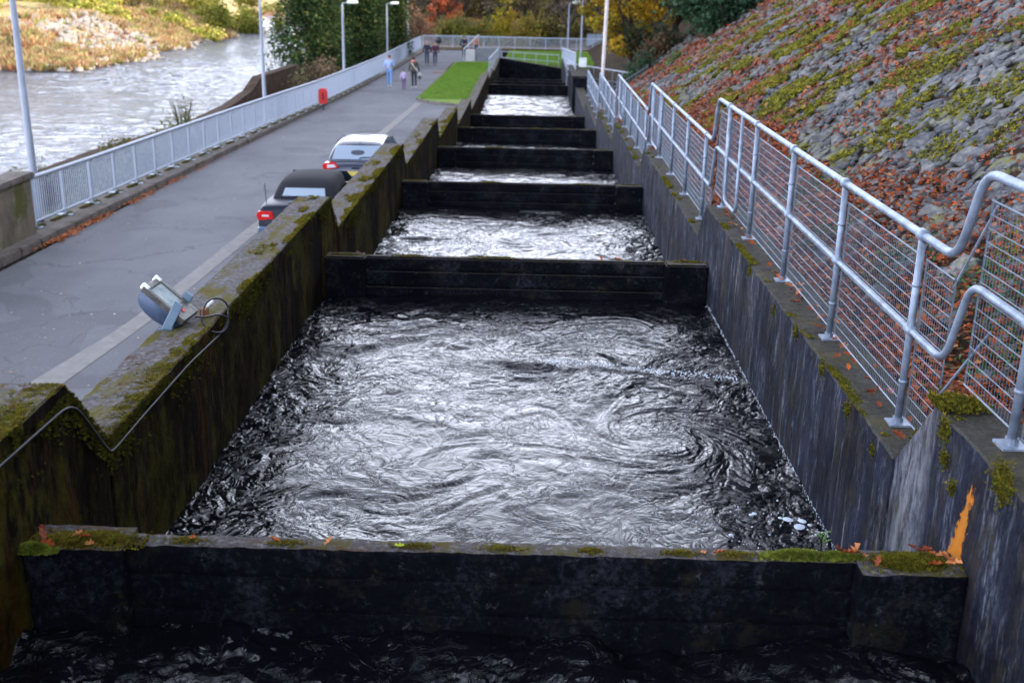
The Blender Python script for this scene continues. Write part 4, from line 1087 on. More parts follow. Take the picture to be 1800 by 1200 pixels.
# leaves along the kerb and over the road
n = 6500
y_ = 22 + 45 * rng.random(n) ** 1.5; x_ = kx(y_) + .01 + np.abs(rng.normal(0, .09, n)) * np.clip(1.5 - (y_ - 24) / 25, .25, 1.5)
k_ = rng.random(n) < np.clip(1.2 - (y_ - 24) / 10, .05, 1) * np.clip(.55 + 2.2 * fbm(y_ * .9, y_ * 0, 2, 7), .05, 1); x_, y_ = x_[k_], y_[k_]; n = len(x_)
scatter('leaf_litter', KITE_V, KITE_F, np.column_stack([x_, y_, road_z(y_) + rng.uniform(.0, .035, n) - .02]), rng.uniform(.05, .10, n), rand_rot(n, .35), palette(n, [(.42, .13, .05), (.5, .2, .08), (.3, .09, .04)]), M['leaf'])
n = 330
y_ = 13 + 50 * rng.random(n) ** 1.3; x_ = rng.uniform(-10, -3, n)
scatter('scattered_leaves', KITE_V, KITE_F, np.column_stack([x_, y_, road_z(y_) - .03 * np.abs((x_ + 6.5) / 3.5) ** 2 + .004]), rng.uniform(.035, .075, n), rand_rot(n, .15), palette(n, [(.42, .36, .32), (.45, .25, .16), (.5, .46, .42), (.3, .12, .07)]), M['leaf'])
# leaves scattered on the lawn edge and moss along the foot of the railing
n = 5200
y_ = 23 + 50 * rng.random(n); k_ = ((y_ / 1.5) % 1 > .3); y_ = y_[k_]; n = len(y_)
scatter('moss', TUFT_V, TUFT_F, np.column_stack([fx_(y_) + rng.uniform(-.02, .10, n), y_, road_z(y_) + .12]), rng.uniform(.02, .07, n), rand_rot(n, .3), palette(n, [(.09, .11, .02), (.06, .08, .02), (.12, .08, .03)]), M['moss'])

# grass blades on the lawn
def blades(name, x0, x1, y0, y1, n, h, zf):
    x_, y_ = rng.uniform(x0, x1, n), rng.uniform(y0, y1, n)
    scatter(name, TUFT_V, TUFT_F, np.column_stack([x_, y_, zf(y_)]), np.column_stack([np.full(n, h), np.full(n, h), rng.uniform(.5, 1.1, n) * h]), rand_rot(n, .2), palette(n, [(.12, .25, .03), (.16, .31, .035), (.22, .29, .04), (.28, .24, .06)], [.45, .35, .15, .05]), M['grassblade'])
blades('grass', -5.9, -2.95, 56.8, 88.3, 30000, .06, lambda y: road_z(y) + .08)
blades('grass', -2.2, 10, 88.9, 109, 24000, .09, lambda y: road_z(y) + .04)

# ================================================================ trees and shrubs
def tubes_mesh(segs, mat, name, parent):
    b = MB()
    for p, q, r0, r1 in segs: b.tube([p, q], [r0, r1], 5, False)
    return b.build(name, mat, parent, smooth=True)
QUAD_V = [(-.5, -.35, 0), (.1, -.5, .12), (.5, .3, 0), (-.2, .5, -.1)]; QUAD_F = [(0, 1, 2, 3)]
def tree(name, x, y, z, h, crown_r, label, pal, nleaf=4000, leaf=.2, cz0=.35, group=None, seed=1, bare=False, trunk_r=None, flat=1.0, cat='tree', clumps=40, lean=(0, 0)):
    r = np.random.default_rng(seed); rd = random.Random(seed)
    o = empty(name, (x, y, z), label, cat, group)
    tr = trunk_r or h * .022
    segs, tips = [], []
    def grow(p, d, L, rad, lv):
        q = p + d * L; segs.append((p, q, rad, rad * .66))
        if lv == 0 or rad < .012: tips.append(q); return
        for _ in range(3 if lv > 1 else 2):
            nd = (d * .75 + Vector((rd.uniform(-1, 1), rd.uniform(-1, 1), rd.uniform(-.2, .8))) * .75).normalized()
            grow(q, nd, L * rd.uniform(.6, .85), rad * .6, lv - 1)
    base = Vector((0, 0, -.5)); fork = Vector((lean[0] * .3, lean[1] * .3, h * cz0))
    segs.append((base, fork, tr, tr * .75))
    nb = 5 if bare else 4
    for b_ in range(nb):
        a = b_ * 2 * math.pi / nb + rd.uniform(-.4, .4)
        grow(fork * (rd.uniform(.75, 1.05)), Vector((math.cos(a) * .6 + lean[0] * .1, math.sin(a) * .6 + lean[1] * .1, .9)).normalized(), h * (.24 if bare else .2), tr * .55, 5 if bare else 3)
    MB_tr = segs[:1]; tubes_mesh(MB_tr, M['bark'], 'trunk', o); tubes_mesh(segs[1:], M['bark'], 'branches', o)['kind'] = 'stuff'
    if nleaf:
        C = np.array([[r.normal(0, .55), r.normal(0, .55), r.uniform(-1, 1)] for _ in range(clumps)])
        nrm_ = np.linalg.norm(C[:, :2], axis=1); C[:, :2] *= np.minimum(1, 1 / np.maximum(nrm_, 1e-3))[:, None] * np.sqrt(np.clip(1.05 - C[:, 2:3] ** 2, .1, 1))
        C = C * np.array([crown_r, crown_r, h * (1 - cz0) * .5 * flat]) + np.array([lean[0], lean[1], h * (cz0 + (1 - cz0) * .5)])
        k = r.integers(0, clumps, nleaf); off_ = r.normal(0, 1, (nleaf, 3)); off_ /= np.maximum(np.linalg.norm(off_, axis=1, keepdims=True), .3)
        P = C[k] + off_ * (r.uniform(.35, 1.1, (nleaf, 1)) * crown_r * .26) * np.array([1, 1, .7])
        cc = np.random.default_rng(seed + 9).integers(0, len(pal), clumps)
        cols = np.array(pal)[np.where(r.random(nleaf) < .6, cc[k], r.integers(0, len(pal), nleaf))] * r.uniform(.7, 1.3, (nleaf, 1))
        c = scatter('crown', QUAD_V, QUAD_F, P, r.uniform(.6, 1.3, nleaf) * leaf, rand_rot(nleaf, None, r), cols, M['foliage'], o, kind='stuff')
    return o
def conifer(x, y, z, h, rad, label, seed, n=14000):
    r = np.random.default_rng(seed); o = empty('conifer_tree', (x, y, z), label, 'conifer', 'dark conifers beside the river')
    MB().tube([(0, 0, -.5), (0, 0, h)], [rad * .07, .03], 7).build('trunk', M['bark'], o)
    t = r.random(n) ** .75; zb = t * h * .98 + .15
    nb = 46; br = r.integers(0, nb, n); ba = r.uniform(0, 2 * np.pi, nb)[br] + r.normal(0, .22, n)
    prof = rad * (1 - t) ** .65 * (.75 + .35 * np.sin(br * 2.3 + t * 19)); rr0 = prof * r.uniform(.15, 1, n) ** .5
    P = np.column_stack([rr0 * np.cos(ba), rr0 * np.sin(ba), zb - .22 * rr0 + r.normal(0, .12, n)])
    cols = palette(n, [(.022, .050, .022), (.036, .075, .026), (.06, .095, .030), (.10, .11, .035)], [.3, .3, .25, .15], .3, r)
    scatter('crown', QUAD_V, QUAD_F, P, np.column_stack([r.uniform(.18, .4, n), r.uniform(.07, .15, n), np.full(n, .2)]), rand_rot(n, .9, r), cols, M['foliage'], o)
conifer(-15.6, 79, -8.6, 13, 3.6, 'largest dark green conifer, leftmost of the group by the river', 3, 34000)
conifer(-12.9, 84, -7.7, 12, 2.7, 'dark green conifer in the middle of the group, behind the white-lantern lamp post', 4, 26000)
conifer(-13.6, 92, -8, 14, 3.0, 'dark conifer standing behind the other conifers', 5, 20000)
conifer(-11.5, 95, -7.4, 12, 1.7, 'narrow dark conifer at the right edge of the group', 6, 14000)

def shrub(name, x, y, z, rx, ry, rz, label, pal, n, leaf, seed, cat='shrub', group=None, rot=None):
    r = np.random.default_rng(seed); o = empty(name, (x, y, z), label, cat, group)
    k_ = 18; C = r.normal(0, .42, (k_, 3)); C[:, 2] = np.abs(C[:, 2]) * 1.2
    kk = r.integers(0, k_, n); P = (C[kk] + r.normal(0, .2, (n, 3))) * np.array([rx, ry, rz]); P[:, 2] = np.abs(P[:, 2])
    cc = r.integers(0, len(pal), k_); cols = np.array(pal)[np.where(r.random(n) < .6, cc[kk], r.integers(0, len(pal), n))] * r.uniform(.7, 1.3, (n, 1))
    scatter('foliage', QUAD_V, QUAD_F, P, r.uniform(.6, 1.3, n) * leaf, rand_rot(n, rot, r), cols, M['foliage'], o)
    b = MB()
    for j in range(9):
        a = j * .7; b.tube([(0, 0, -.3), (math.cos(a) * rx * .3, math.sin(a) * ry * .3, rz * .5), (math.cos(a) * rx * .55, math.sin(a) * ry * .5, rz * .95)], [.04, .025, .01], 4, False)
    s = b.build('stems', M['bark'], o); s['kind'] = 'stuff'
    return o
DKG = [(.02, .05, .025), (.035, .08, .04), (.05, .10, .05), (.025, .045, .03)]
YG = [(.16, .17, .02), (.24, .20, .025), (.10, .12, .02), (.34, .22, .02)]
shrub('shrub', -15.6, 49.5, -7.2, .95, .8, 1.75, 'sparse yellow-green shrub on the river wall beyond the white railing', [(.16, .17, .06), (.22, .2, .10), (.10, .12, .05)], 900, .09, 11)
shrub('shrub', -12.7, 67, -7.1, 1.6, 1.3, 1.7, 'dry brown bush below the dark conifers', [(.20, .13, .08), (.26, .18, .11), (.14, .09, .06), (.18, .16, .08)], 5200, .13, 12)
shrub('shrub', -15.6, 43, -7.2, 1.4, 3.2, .7, 'low green scrub growing over the near river wall', [(.05, .08, .02), (.10, .12, .03), (.16, .13, .06)], 5000, .11, 13)
shrub('shrub', -13.6, 33, -6.6, 1.2, 2.2, .9, 'thin pale weedy scrub just behind the near end of the white railing', [(.16, .17, .10), (.22, .2, .14), (.08, .11, .04)], 1800, .07, 14)
shrub('shrub', -14.6, 27.5, -7.0, 1.0, 1.5, 1.3, 'green bush at the left edge above the parapet wall', [(.07, .11, .03), (.12, .15, .05), (.05, .08, .03)], 3000, .09, 15)
shrub('shrub', 8.6, 51, -2.6, 2.2, 1.8, 2.0, 'dense dark ivy bush at the top of the stone slope', DKG, 11000, .16, 16)
shrub('shrub', 10.9, 55, -1.2, 2.3, 2.0, 2.2, 'dark evergreen bush behind the ivy bush on the slope', DKG, 9000, .18, 17)
shrub('shrub', 5.6, 55, -5.4, 1.3, 1.5, 1.6, 'dark green shrub at the foot of the wooded slope by the dark handrail', DKG + [(.08, .07, .05)], 6500, .13, 18)
shrub('fern', 6.3, 50.0, -4.1, .55, .7, .75, 'light green fern at the far edge of the stones', [(.07, .14, .05), (.10, .18, .06)], 1500, .11, 19, 'fern')
shrub('shrub', 7.2, 60, -4.4, 1.7, 1.8, 1.7, 'brown and dark green undergrowth beneath the yellow tree', [(.05, .06, .03), (.12, .07, .04), (.03, .05, .03)], 6500, .15, 20)
AMB = [(.42, .26, .02), (.34, .20, .02), (.46, .32, .04), (.20, .17, .02)]
tree('broadleaf_tree', 5.4, 62, -5.4, 8.5, 2.4, 'golden yellow leaved tree hanging over the right-hand railing', AMB, 11000, .17, .18, seed=31, clumps=60, lean=(-.3, 0))
tree('broadleaf_tree', 8.2, 66, -3.4, 9, 3.0, 'olive green and amber tree in the upper right behind the golden one', [(.12, .13, .02), (.20, .16, .02), (.07, .10, .02), (.30, .17, .02)], 13000, .20, .10, seed=32, clumps=60)
tree('broadleaf_tree', 11.4, 64, -1.5, 8, 2.8, 'dark green tree above the ivy bush', [(.05, .09, .02), (.08, .11, .02), (.16, .13, .02)], 10000, .2, .08, seed=33)
tree('broadleaf_tree', 6.8, 84, -6.2, 11, 3.6, 'olive yellow tree behind the poles on the right', YG, 8000, .24, .2, seed=34)
tree('broadleaf_tree', 12, 80, -3.5, 12, 4.2, 'green and amber tree deeper in the wood on the right', [(.09, .11, .02), (.22, .15, .02), (.05, .07, .02)], 9000, .28, .1, seed=35)
tree('broadleaf_tree', -10.6, 128, -6.6, 9, 2.6, 'orange-red leaved tree at the bend of the road', [(.50, .13, .06), (.58, .20, .10), (.40, .12, .05), (.3, .12, .08)], 3600, .26, .12, seed=36)
greyb = [(.12, .10, .08), (.16, .13, .09), (.10, .09, .07), (.2, .17, .08)]
spots = [(-14, 138, 1), (-8.2, 134, 2), (-5.6, 146, 3), (-3.6, 128, 4), (-.8, 137, 5), (1.2, 150, 6), (2.7, 126, 7), (4.6, 140, 8), (6.4, 128, 9), (-12, 152, 10), (9, 136, 11), (-1.8, 160, 12), (6, 158, 13), (-7, 160, 14), (12, 124, 15), (3.6, 116, 16)]
tl = ['leafless grey tree left behind the orange tree', 'thin grey tree right of the orange tree', 'bare tree behind the couple on the road', 'dark-trunked tree behind the far fence left of centre', 'bare grey tree above the lower end of the ladder',
      'pale-twigged tree deep in the wood above the ladder', 'dark-trunked tree left of the small lamp post on the right', 'bare tree behind the right-hand lamp post', 'bare tree just right of the tall bare pole', 'grey tree far behind the orange tree',
      'grey-brown tree on the right behind the pinkish pole', 'tree far back in the middle of the wood', 'tree far back in the right of the wood', 'tree far back in the left of the wood', 'brown tree at the right beyond the board fence', 'slim dark trunk close behind the far fence on the right']
for (x_, y_, sd), lb in zip(spots, tl):
    tree('bare_tree', x_, y_, float(far_z(np.array([x_]), np.array([y_]))[0]), 11 + (sd * 7 % 5), 3.2, lb, greyb if sd % 3 else greyb + YG[:2], 2200, .22, .16, 'bare trees in the far wood', 40 + sd, True, trunk_r=.2 + .05 * (sd % 3))
for i, (x_, y_, s_, pal, lb) in enumerate([(-8.6, 119, 1.6, [(.14, .14, .03), (.2, .17, .04)], 'olive bush behind the bin at the far fence'), (-5.8, 117, 1.8, [(.12, .13, .02), (.18, .17, .03)], 'olive bush behind the two figures by the far wall'),
        (-3.4, 121, 2.3, [(.34, .28, .02), (.26, .24, .02), (.4, .24, .02)], 'bright yellow bush in the middle behind the far fence'), (-1.0, 118, 1.9, [(.2, .19, .03), (.26, .2, .04)], 'yellow-brown bush above the lower end of the ladder'),
        (1.6, 120, 2.0, [(.16, .16, .03), (.12, .1, .05)], 'dull olive bush behind the small lamp post'), (-12.6, 122, 2.0, [(.3, .13, .08), (.22, .14, .08)], 'russet bush under the orange tree'), (9, 112, 2.0, [(.2, .12, .04), (.12, .1, .04)], 'brown bush at the right end of the far fence'), (5, 122, 1.8, [(.14, .12, .06), (.2, .15, .05)], 'brown bush behind the board fence')]):
    shrub('shrub', x_, y_, -7.0, s_ * 1.1, s_, s_ * 1.35, lb, pal, 2600, .22, 60 + i)
# the wood behind, too dense to count
r = np.random.default_rng(5); n = 52000
x_ = r.uniform(-34, 46, n); y_ = r.uniform(150, 200, n); z_ = r.uniform(-7, 9, n) + 3 * np.clip(x_ / 20, 0, 1.5)
scatter('far_wood', QUAD_V, QUAD_F, np.column_stack([x_, y_, z_]), r.uniform(.3, .9, n), rand_rot(n, None, r), palette(n, [(.10, .085, .06), (.15, .13, .07), (.18, .17, .04), (.07, .06, .05), (.24, .2, .05)], [.3, .25, .15, .2, .1], .3, r), M['foliage'])
# pale footpath in the wood on the right
b = MB(); pp = [(2, 150), (5, 142), (9, 138), (14, 137), (20, 132)]
for (a0, a1), (b0, b1) in zip(pp, pp[1:]):
    za, zb = [float(far_z(np.array([u_]), np.array([v_]))[0]) + .12 for u_, v_ in ((a0, a1), (b0, b1))]
    b.add([(a0, a1 - 1.2, za), (b0, b1 - 1.2, zb), (b0, b1 + 1.2, zb), (a0, a1 + 1.2, za)], [(0, 1, 2, 3)])
tag(b.build('footpath', M['strip']), kind='structure')

# far bank: trees, rocks, bracken, grass
def bank_z(x, y): return farbank_z(np.array([x], float), np.array([y], float))[0]
BY = [(.46, .44, .08), (.56, .52, .14), (.30, .34, .07), (.60, .50, .16)]
bl = ['left edge', 'nearest lamp post', 'second clump', 'white rocks', 'upper rocks', 'dip in the bank', 'bank crest', 'river bend', 'far bend', 'distant field', 'bank corner', 'rear left', 'rear middle', 'rear right', 'far left', 'far rear']
bs = [(-80, 150, 'yellow-green tree on the far bank at the top left corner'), (-70, 138, 'pale trunked yellow tree right of the nearest lamp top on the far bank'), (-72, 165, 'yellow-green tree behind the bank rocks'), (-60, 150, 'leafy tree directly above the white bank rocks'),
      (-62, 172, 'tree behind the dip in the sunlit bank'), (-55, 160, 'low spreading olive tree at the top of the bank'), (-56, 185, 'yellow tree left of the dark conifers across the river'), (-49, 172, 'round yellow-green tree by the far river bend'), (-66, 190, 'background tree on the far bank'),
      (-90, 180, 'wide tree far left in the sunlit wood'), (-47, 190, 'olive tree at the water edge by the river bend'), (-98, 165, 'tall tree outside left on the far bank')]
for i, (x_, y_, lb) in enumerate(bs):
    tree('broadleaf_tree', x_, y_, float(bank_z(x_, y_)), 9, 5.0, lb, BY, 5200, .42, -.25, 'sunlit trees on the far bank', 80 + i, clumps=50)
r = np.random.default_rng(8)
for i in range(9):
    x_, y_ = [(-42.5, 170), (-44, 158), (-46, 182), (-52, 140), (-62, 122), (-43, 150), (-58, 112), (-75, 125), (-48, 150)][i]
    lbl = ['olive bush at the water by the river bend', 'green bush on the sunlit bank nearest the bend', 'pale bush at the far bend', 'small bush above the white rocks', 'yellow bush on the bank crest', 'reddish bush near the waterline', 'ochre bush over the bracken at the left', 'yellow bush far left on the bank', 'olive bush beside the upper bank trees'][i]
    shrub('shrub', x_, y_, float(bank_z(x_, y_)), 2.4, 2.2, 2.6 if i < 3 else 1.5, lbl, BY if i not in (0, 1) else [(.14, .17, .03), (.22, .22, .04)], 1800, .34, 120 + i, group='bushes on the far bank')
n = 46000
x_ = r.uniform(-95, -40, n); y_ = 100 + 75 * r.random(n) ** 1.3
d_ = fb_d(x_, y_); k_ = (d_ > .6) & (d_ < 14) & ~((np.hypot((x_ + 47.5) / 6.5, (y_ - 121) / 12) < 1) & (rng.random(n) < .93)); x_, y_ = x_[k_], y_[k_]; n = len(x_)
scatter('bracken', TUFT_V, TUFT_F, np.column_stack([x_, y_, farbank_z(x_, y_)]), np.column_stack([r.uniform(.4, .9, n)] * 3), rand_rot(n, .2, r), palette(n, [(.42, .20, .11), (.52, .34, .18), (.58, .50, .24), (.34, .34, .12), (.6, .44, .28)], None, .25, r), M['foliage'])
cands = np.column_stack([r.uniform(-66, -39, 4200), r.uniform(100.5, 165, 4200)]); d_ = fb_d(cands[:, 0], cands[:, 1])
edge_ = (d_ > -.4) & (d_ < 1.4); patch_ = (d_ > 1) & (d_ < 12) & (np.hypot((cands[:, 0] + 48) / 7, (cands[:, 1] - 122) / 13) < 1)
cands = cands[(edge_ & (r.random(4200) < .45)) | (patch_ & (r.random(4200) < .85))]; r.shuffle(cands)
bmesh_r = [rock_hull(300 + i, .6) for i in range(5)]
for me in bmesh_r: me.materials.clear(); me.materials.append(M['bankrock'])
gname = 'boulders along the sunlit far bank'
near_sorted = cands[np.argsort(cands[:, 1])][:0]
for i in range(40):
    x0_, y0_ = cands[i]; s_ = random.uniform(.5, 1.0)
    o = bpy.data.objects.new('boulder', bmesh_r[i % 5]); COL.objects.link(o); o.location = (x0_, y0_, float(bank_z(x0_, y0_)) + .15 * s_)
    o.scale = (s_ * 1.2, s_, s_); o.rotation_euler = (random.uniform(-.3, .3), random.uniform(-.3, .3), random.uniform(0, 6)); tag(o, 'pale boulder among the rocks on the sunlit far bank of the river', 'rock', gname)
c2 = cands[40:]; n = len(c2); me = bmesh_r[0]; bv = np.array([v.co[:] for v in me.vertices]); bf = np.array([p.vertices[:] for p in me.polygons])
s_ = r.uniform(.22, .6, n)
scatter('bank_rocks', bv, bf, np.column_stack([c2, farbank_z(c2[:, 0], c2[:, 1]) + .1]), np.column_stack([s_ * 1.3, s_, s_]), rand_rot(n, .4, r), np.ones((n, 3)), M['bankrock'])

# ================================================================ cars
def paint(name, c):
    t = NT(name); t.base(c, .3, .3, .5); t.p.inputs['Coat Weight'].default_value = .6; t.p.inputs['Coat Roughness'].default_value = .04; return t.m
M['navy'] = paint('dark_navy_car_paint', (.012, .018, .045)); M['blackblue'] = simple('blue_black_car_paint', (.006, .009, .022), .42, 0, .05, 4, 0, .25)
M['tyre'] = simple('tyre_rubber', (.012, .012, .013), .85); M['rim'] = simple('alloy_rim', (.4, .4, .42), .3, .8)
tg = NT('sky_tinted_car_glass'); tg.base((.13, .20, .29), .06, 0, .8); tg.p.inputs['IOR'].default_value = 1.7; M['cglass'] = tg.m  # pale blue base colour stands in for sky reflected in the panes
M['taillight'] = simple('red_tail_lamp', (.55, .012, .01), .15); M['clearlens'] = simple('clear_lamp_lens', (.6, .6, .65), .1)
M['softtop'] = simple('black_canvas', (.005, .006, .011), .9, 0, .2, 30, .1); M['chrome'] = simple('chrome', (.7, .7, .72), .12, 1)
M['plate_y'] = simple('yellow_number_plate', (.62, .48, .10), .5)
def loft(st, mat, name, parent, smooth=True, cap=True):
    """st: list of (y, [(x,z) half profile from the bottom centre to the top centre])"""
    b = MB(); vs = []; m_ = None
    for y, hp in st:
        ring = [(x, y, z) for x, z in hp] + [(-x, y, z) for x, z in hp[::-1] if x > 1e-5]
        m_ = len(ring); vs += ring
    fs = [(i * m_ + k, i * m_ + (k + 1) % m_, (i + 1) * m_ + (k + 1) % m_, (i + 1) * m_ + k) for i in range(len(st) - 1) for k in range(m_)]
    if cap: fs += [tuple(range(m_))[::-1], tuple((len(st) - 1) * m_ + k for k in range(m_))]
    b.add(vs, fs); o = b.build(name, mat, parent, smooth=smooth)
    if smooth:
        sm = o.modifiers.new('sub', 'SUBSURF'); sm.levels = 2; sm.render_levels = 2
    return o
def body_ring(w, zb, zt, crown=.03):
    return [(0, zb), (w * .8, zb), (w * .97, zb + .12), (w, zb + .30), (w * .985, zt - .14), (w * .93, zt - .03), (w * .80, zt), (0, zt + crown)]
def car(name, loc, label, conv):
    o = empty(name, loc, label, 'car'); W = .88
    pm_ = M['blackblue'] if conv else M['navy']
    tz = 1.0 if conv else .98
    sts = [(0, .72, .38, .60), (.03, .80, .30, .66), (.07, .84, .24, tz - .08), (.16, .86, .22, tz - .01), (.7, .88, .2, tz), (1.6, .89, .2, tz - .02), (2.9, .89, .2, tz - .04), (3.3, .88, .2, .93), (4.0, .85, .22, .80), (4.25, .78, .26, .68), (4.33, .66, .34, .58)]
    loft([(y, body_ring(w, zb, zt)) for y, w, zb, zt in sts], pm_, 'body', o)
    for sx in (-1, 1):
        for yy in (.85, 3.45):
            wl = MB().tube([(sx * .72, yy, .31), (sx * .885, yy, .31)], .31, 18).build('wheel', M['tyre'], o, .02)
            MB().tube([(sx * .88, yy, .31), (sx * .897, yy, .31)], .2, 14).build('rim', M['rim'], wl)
    lens = lambda x0, x1, z0, z1: MB().prism([(x0, z0), (x1, z0), (x1 * .98, z1), (x0, z1)], 1, .0, .14)
    if conv:
        top = [(.72, .62, tz + .0), (.86, .62, 1.14), (1.08, .60, 1.31), (1.35, .58, 1.385), (1.9, .56, 1.40), (2.35, .55, 1.37), (2.6, .54, 1.33)]
        loft([(y, [(0, .93), (w + .09, .93), (w + .06, .93 + (z - .93) * .55), (w, z - .05), (w * .8, z - .005), (0, z + .02)]) for y, w, z in top], M['softtop'], 'soft_top', o)
        MB().add([(-.42, .905, 1.125), (.42, .905, 1.125), (.39, .775, .0), (-.39, .775, 0)], []).v
        g = MB(); a_ = Vector((0, .76, 1.05)); b2 = Vector((0, .925, 1.235))
        g.add([(-.46, .745, 1.065), (.46, .745, 1.065), (.42, .90, 1.215), (-.42, .90, 1.215), (-.46, .79, 1.03), (.46, .79, 1.03), (.42, .95, 1.18), (-.42, .95, 1.18)], [(0, 1, 2, 3), (4, 7, 6, 5), (0, 4, 5, 1), (1, 5, 6, 2), (2, 6, 7, 3), (3, 7, 4, 0)]).build('rear_window', M['cglass'], o, .006)
        MB().add([(-.62, 2.62, 1.30), (.62, 2.62, 1.30), (.72, 3.2, .95), (-.72, 3.2, .95)], [(0, 1, 2, 3)]).build('windscreen', M['cglass'], o)
        for sx in (-1, 1):
            t = MB().prism([(sx * .50, .70), (sx * .835, .68), (sx * .86, .80), (sx * .82, .87), (sx * .52, .86)], 1, -.0, .3).build('tail_light', M['taillight'], o, .015, 2); t.location.y = .02
            MB().box(min(sx * .6, sx * .74), max(sx * .6, sx * .74), -.004, .02, .765, .80).build('reversing_lens', M['clearlens'], t)
        MB().box(-.26, .26, -.015, .02, .60, .71).build('number_plate', M['plate_y'], o)
        MB().tube([(-.70, .30, tz - .02), (-.70, .22, tz + .42)], .008, 5).build('antenna', M['dark'], o)
        MB().box(-.25, .25, .28, .33, tz + .015, tz + .04).build('brake_light', M['chrome'], o)
        MB().prism([(-.80, .30), (.80, .30), (.84, .56), (-.84, .56)], 1, -.035, .2).build('bumper', paint('blue_grey_bumper', (.10, .16, .26)), o, .03, 3)
    else:
        top = [(.30, .72, 1.0), (.46, .70, 1.17), (.66, .66, 1.36), (.95, .62, 1.44), (1.6, .60, 1.47), (2.3, .60, 1.45), (2.8, .61, 1.36), (3.35, .66, .98)]
        loft([(y, [(0, .93), (w + .1, .93), (w + .07, .93 + (z - .93) * .55), (w + .0, z - .04), (w * .8, z - .0), (0, z + .02)]) for y, w, z in top], M['navy'], 'cabin', o)
        g = MB(); g.add([(-.66, .315, 1.035), (.66, .315, 1.035), (.58, .64, 1.355), (-.58, .64, 1.355), (-.66, .36, 1.00), (.66, .36, 1.00), (.58, .69, 1.32), (-.58, .69, 1.32)], [(0, 1, 2, 3), (4, 7, 6, 5), (0, 4, 5, 1), (1, 5, 6, 2), (2, 6, 7, 3), (3, 7, 4, 0)]).build('rear_window', M['cglass'], o, .006)
        MB().tube([(.05, .325, 1.055), (.12, .34, 1.09), (.5, .36, 1.10)], .012, 5).build('wiper', M['dark'], o)
        for sx in (-1, 1):
            t = MB().prism([(sx * .42, .86), (sx * .84, .78), (sx * .87, .92), (sx * .80, .985), (sx * .55, .97)], 1, .0, .3).build('tail_light', M['taillight'], o, .02, 2); t.location.y = .015
            MB().prism([(sx * .50, .875), (sx * .74, .85), (sx * .74, .93), (sx * .56, .945)], 1, -.008, .03).build('reversing_lens', M['clearlens'], t)
        MB().box(-.26, .26, .015, .05, .66, .77).build('number_plate', M['plate_y'], o)
        MB().tube([(0, .95, 1.47), (0, .8, 1.55)], .01, 5).build('antenna', M['dark'], o)
        MB().prism([(-.80, .30), (.80, .30), (.84, .56), (-.84, .56)], 1, -.03, .2).build('bumper', M['navy'], o, .03, 3)
        MB().box(-.1, .1, .0, .03, .84, .875).build('boot_handle', M['chrome'], o)
        for sx in (-1, 1):
            MB().add([(sx * .79, 2.9, 1.02), (sx * .80, 1.0, 1.02), (sx * .665, 1.15, 1.38), (sx * .665, 2.5, 1.38)], [(0, 1, 2, 3)]).build('side_window', M['cglass'], o)
    return o
car('parked_car', (-4.80, 22.35, road_z(22.4) - .01), 'dark blue convertible with a black canvas top parked behind the sawtooth wall', True)
car('parked_car', (-4.55, 28.5, road_z(28.5) - .01), 'dark navy hatchback with a yellow rear number plate parked ahead of the convertible', False)

# ================================================================ people
def skin_mesh(verts, edges, radii, name, mat, parent, sub=1):
    me = bpy.data.meshes.new(name); me.from_pydata([tuple(v) for v in verts], edges, [])
    ob = bpy.data.objects.new('tmp', me); COL.objects.link(ob)
    ob.modifiers.new('s', 'SKIN'); sv_ = me.skin_vertices[0].data
    for i, r_ in enumerate(radii):
        sv_[i].radius = r_ if isinstance(r_, tuple) else (r_, r_); sv_[i].use_root = (i == 0)
    sb = ob.modifiers.new('u', 'SUBSURF'); sb.levels = sub; sb.render_levels = sub
    dg = bpy.context.evaluated_depsgraph_get(); m2 = bpy.data.meshes.new_from_object(ob.evaluated_get(dg))
    bpy.data.objects.remove(ob); m2.polygons.foreach_set('use_smooth', np.ones(len(m2.polygons), bool))
    return link(name, m2, mat, parent)
M['skin'] = simple('skin', (.45, .27, .2), .5)
def cloth(name, c): return simple(name, c, .85, 0, .15, 12)
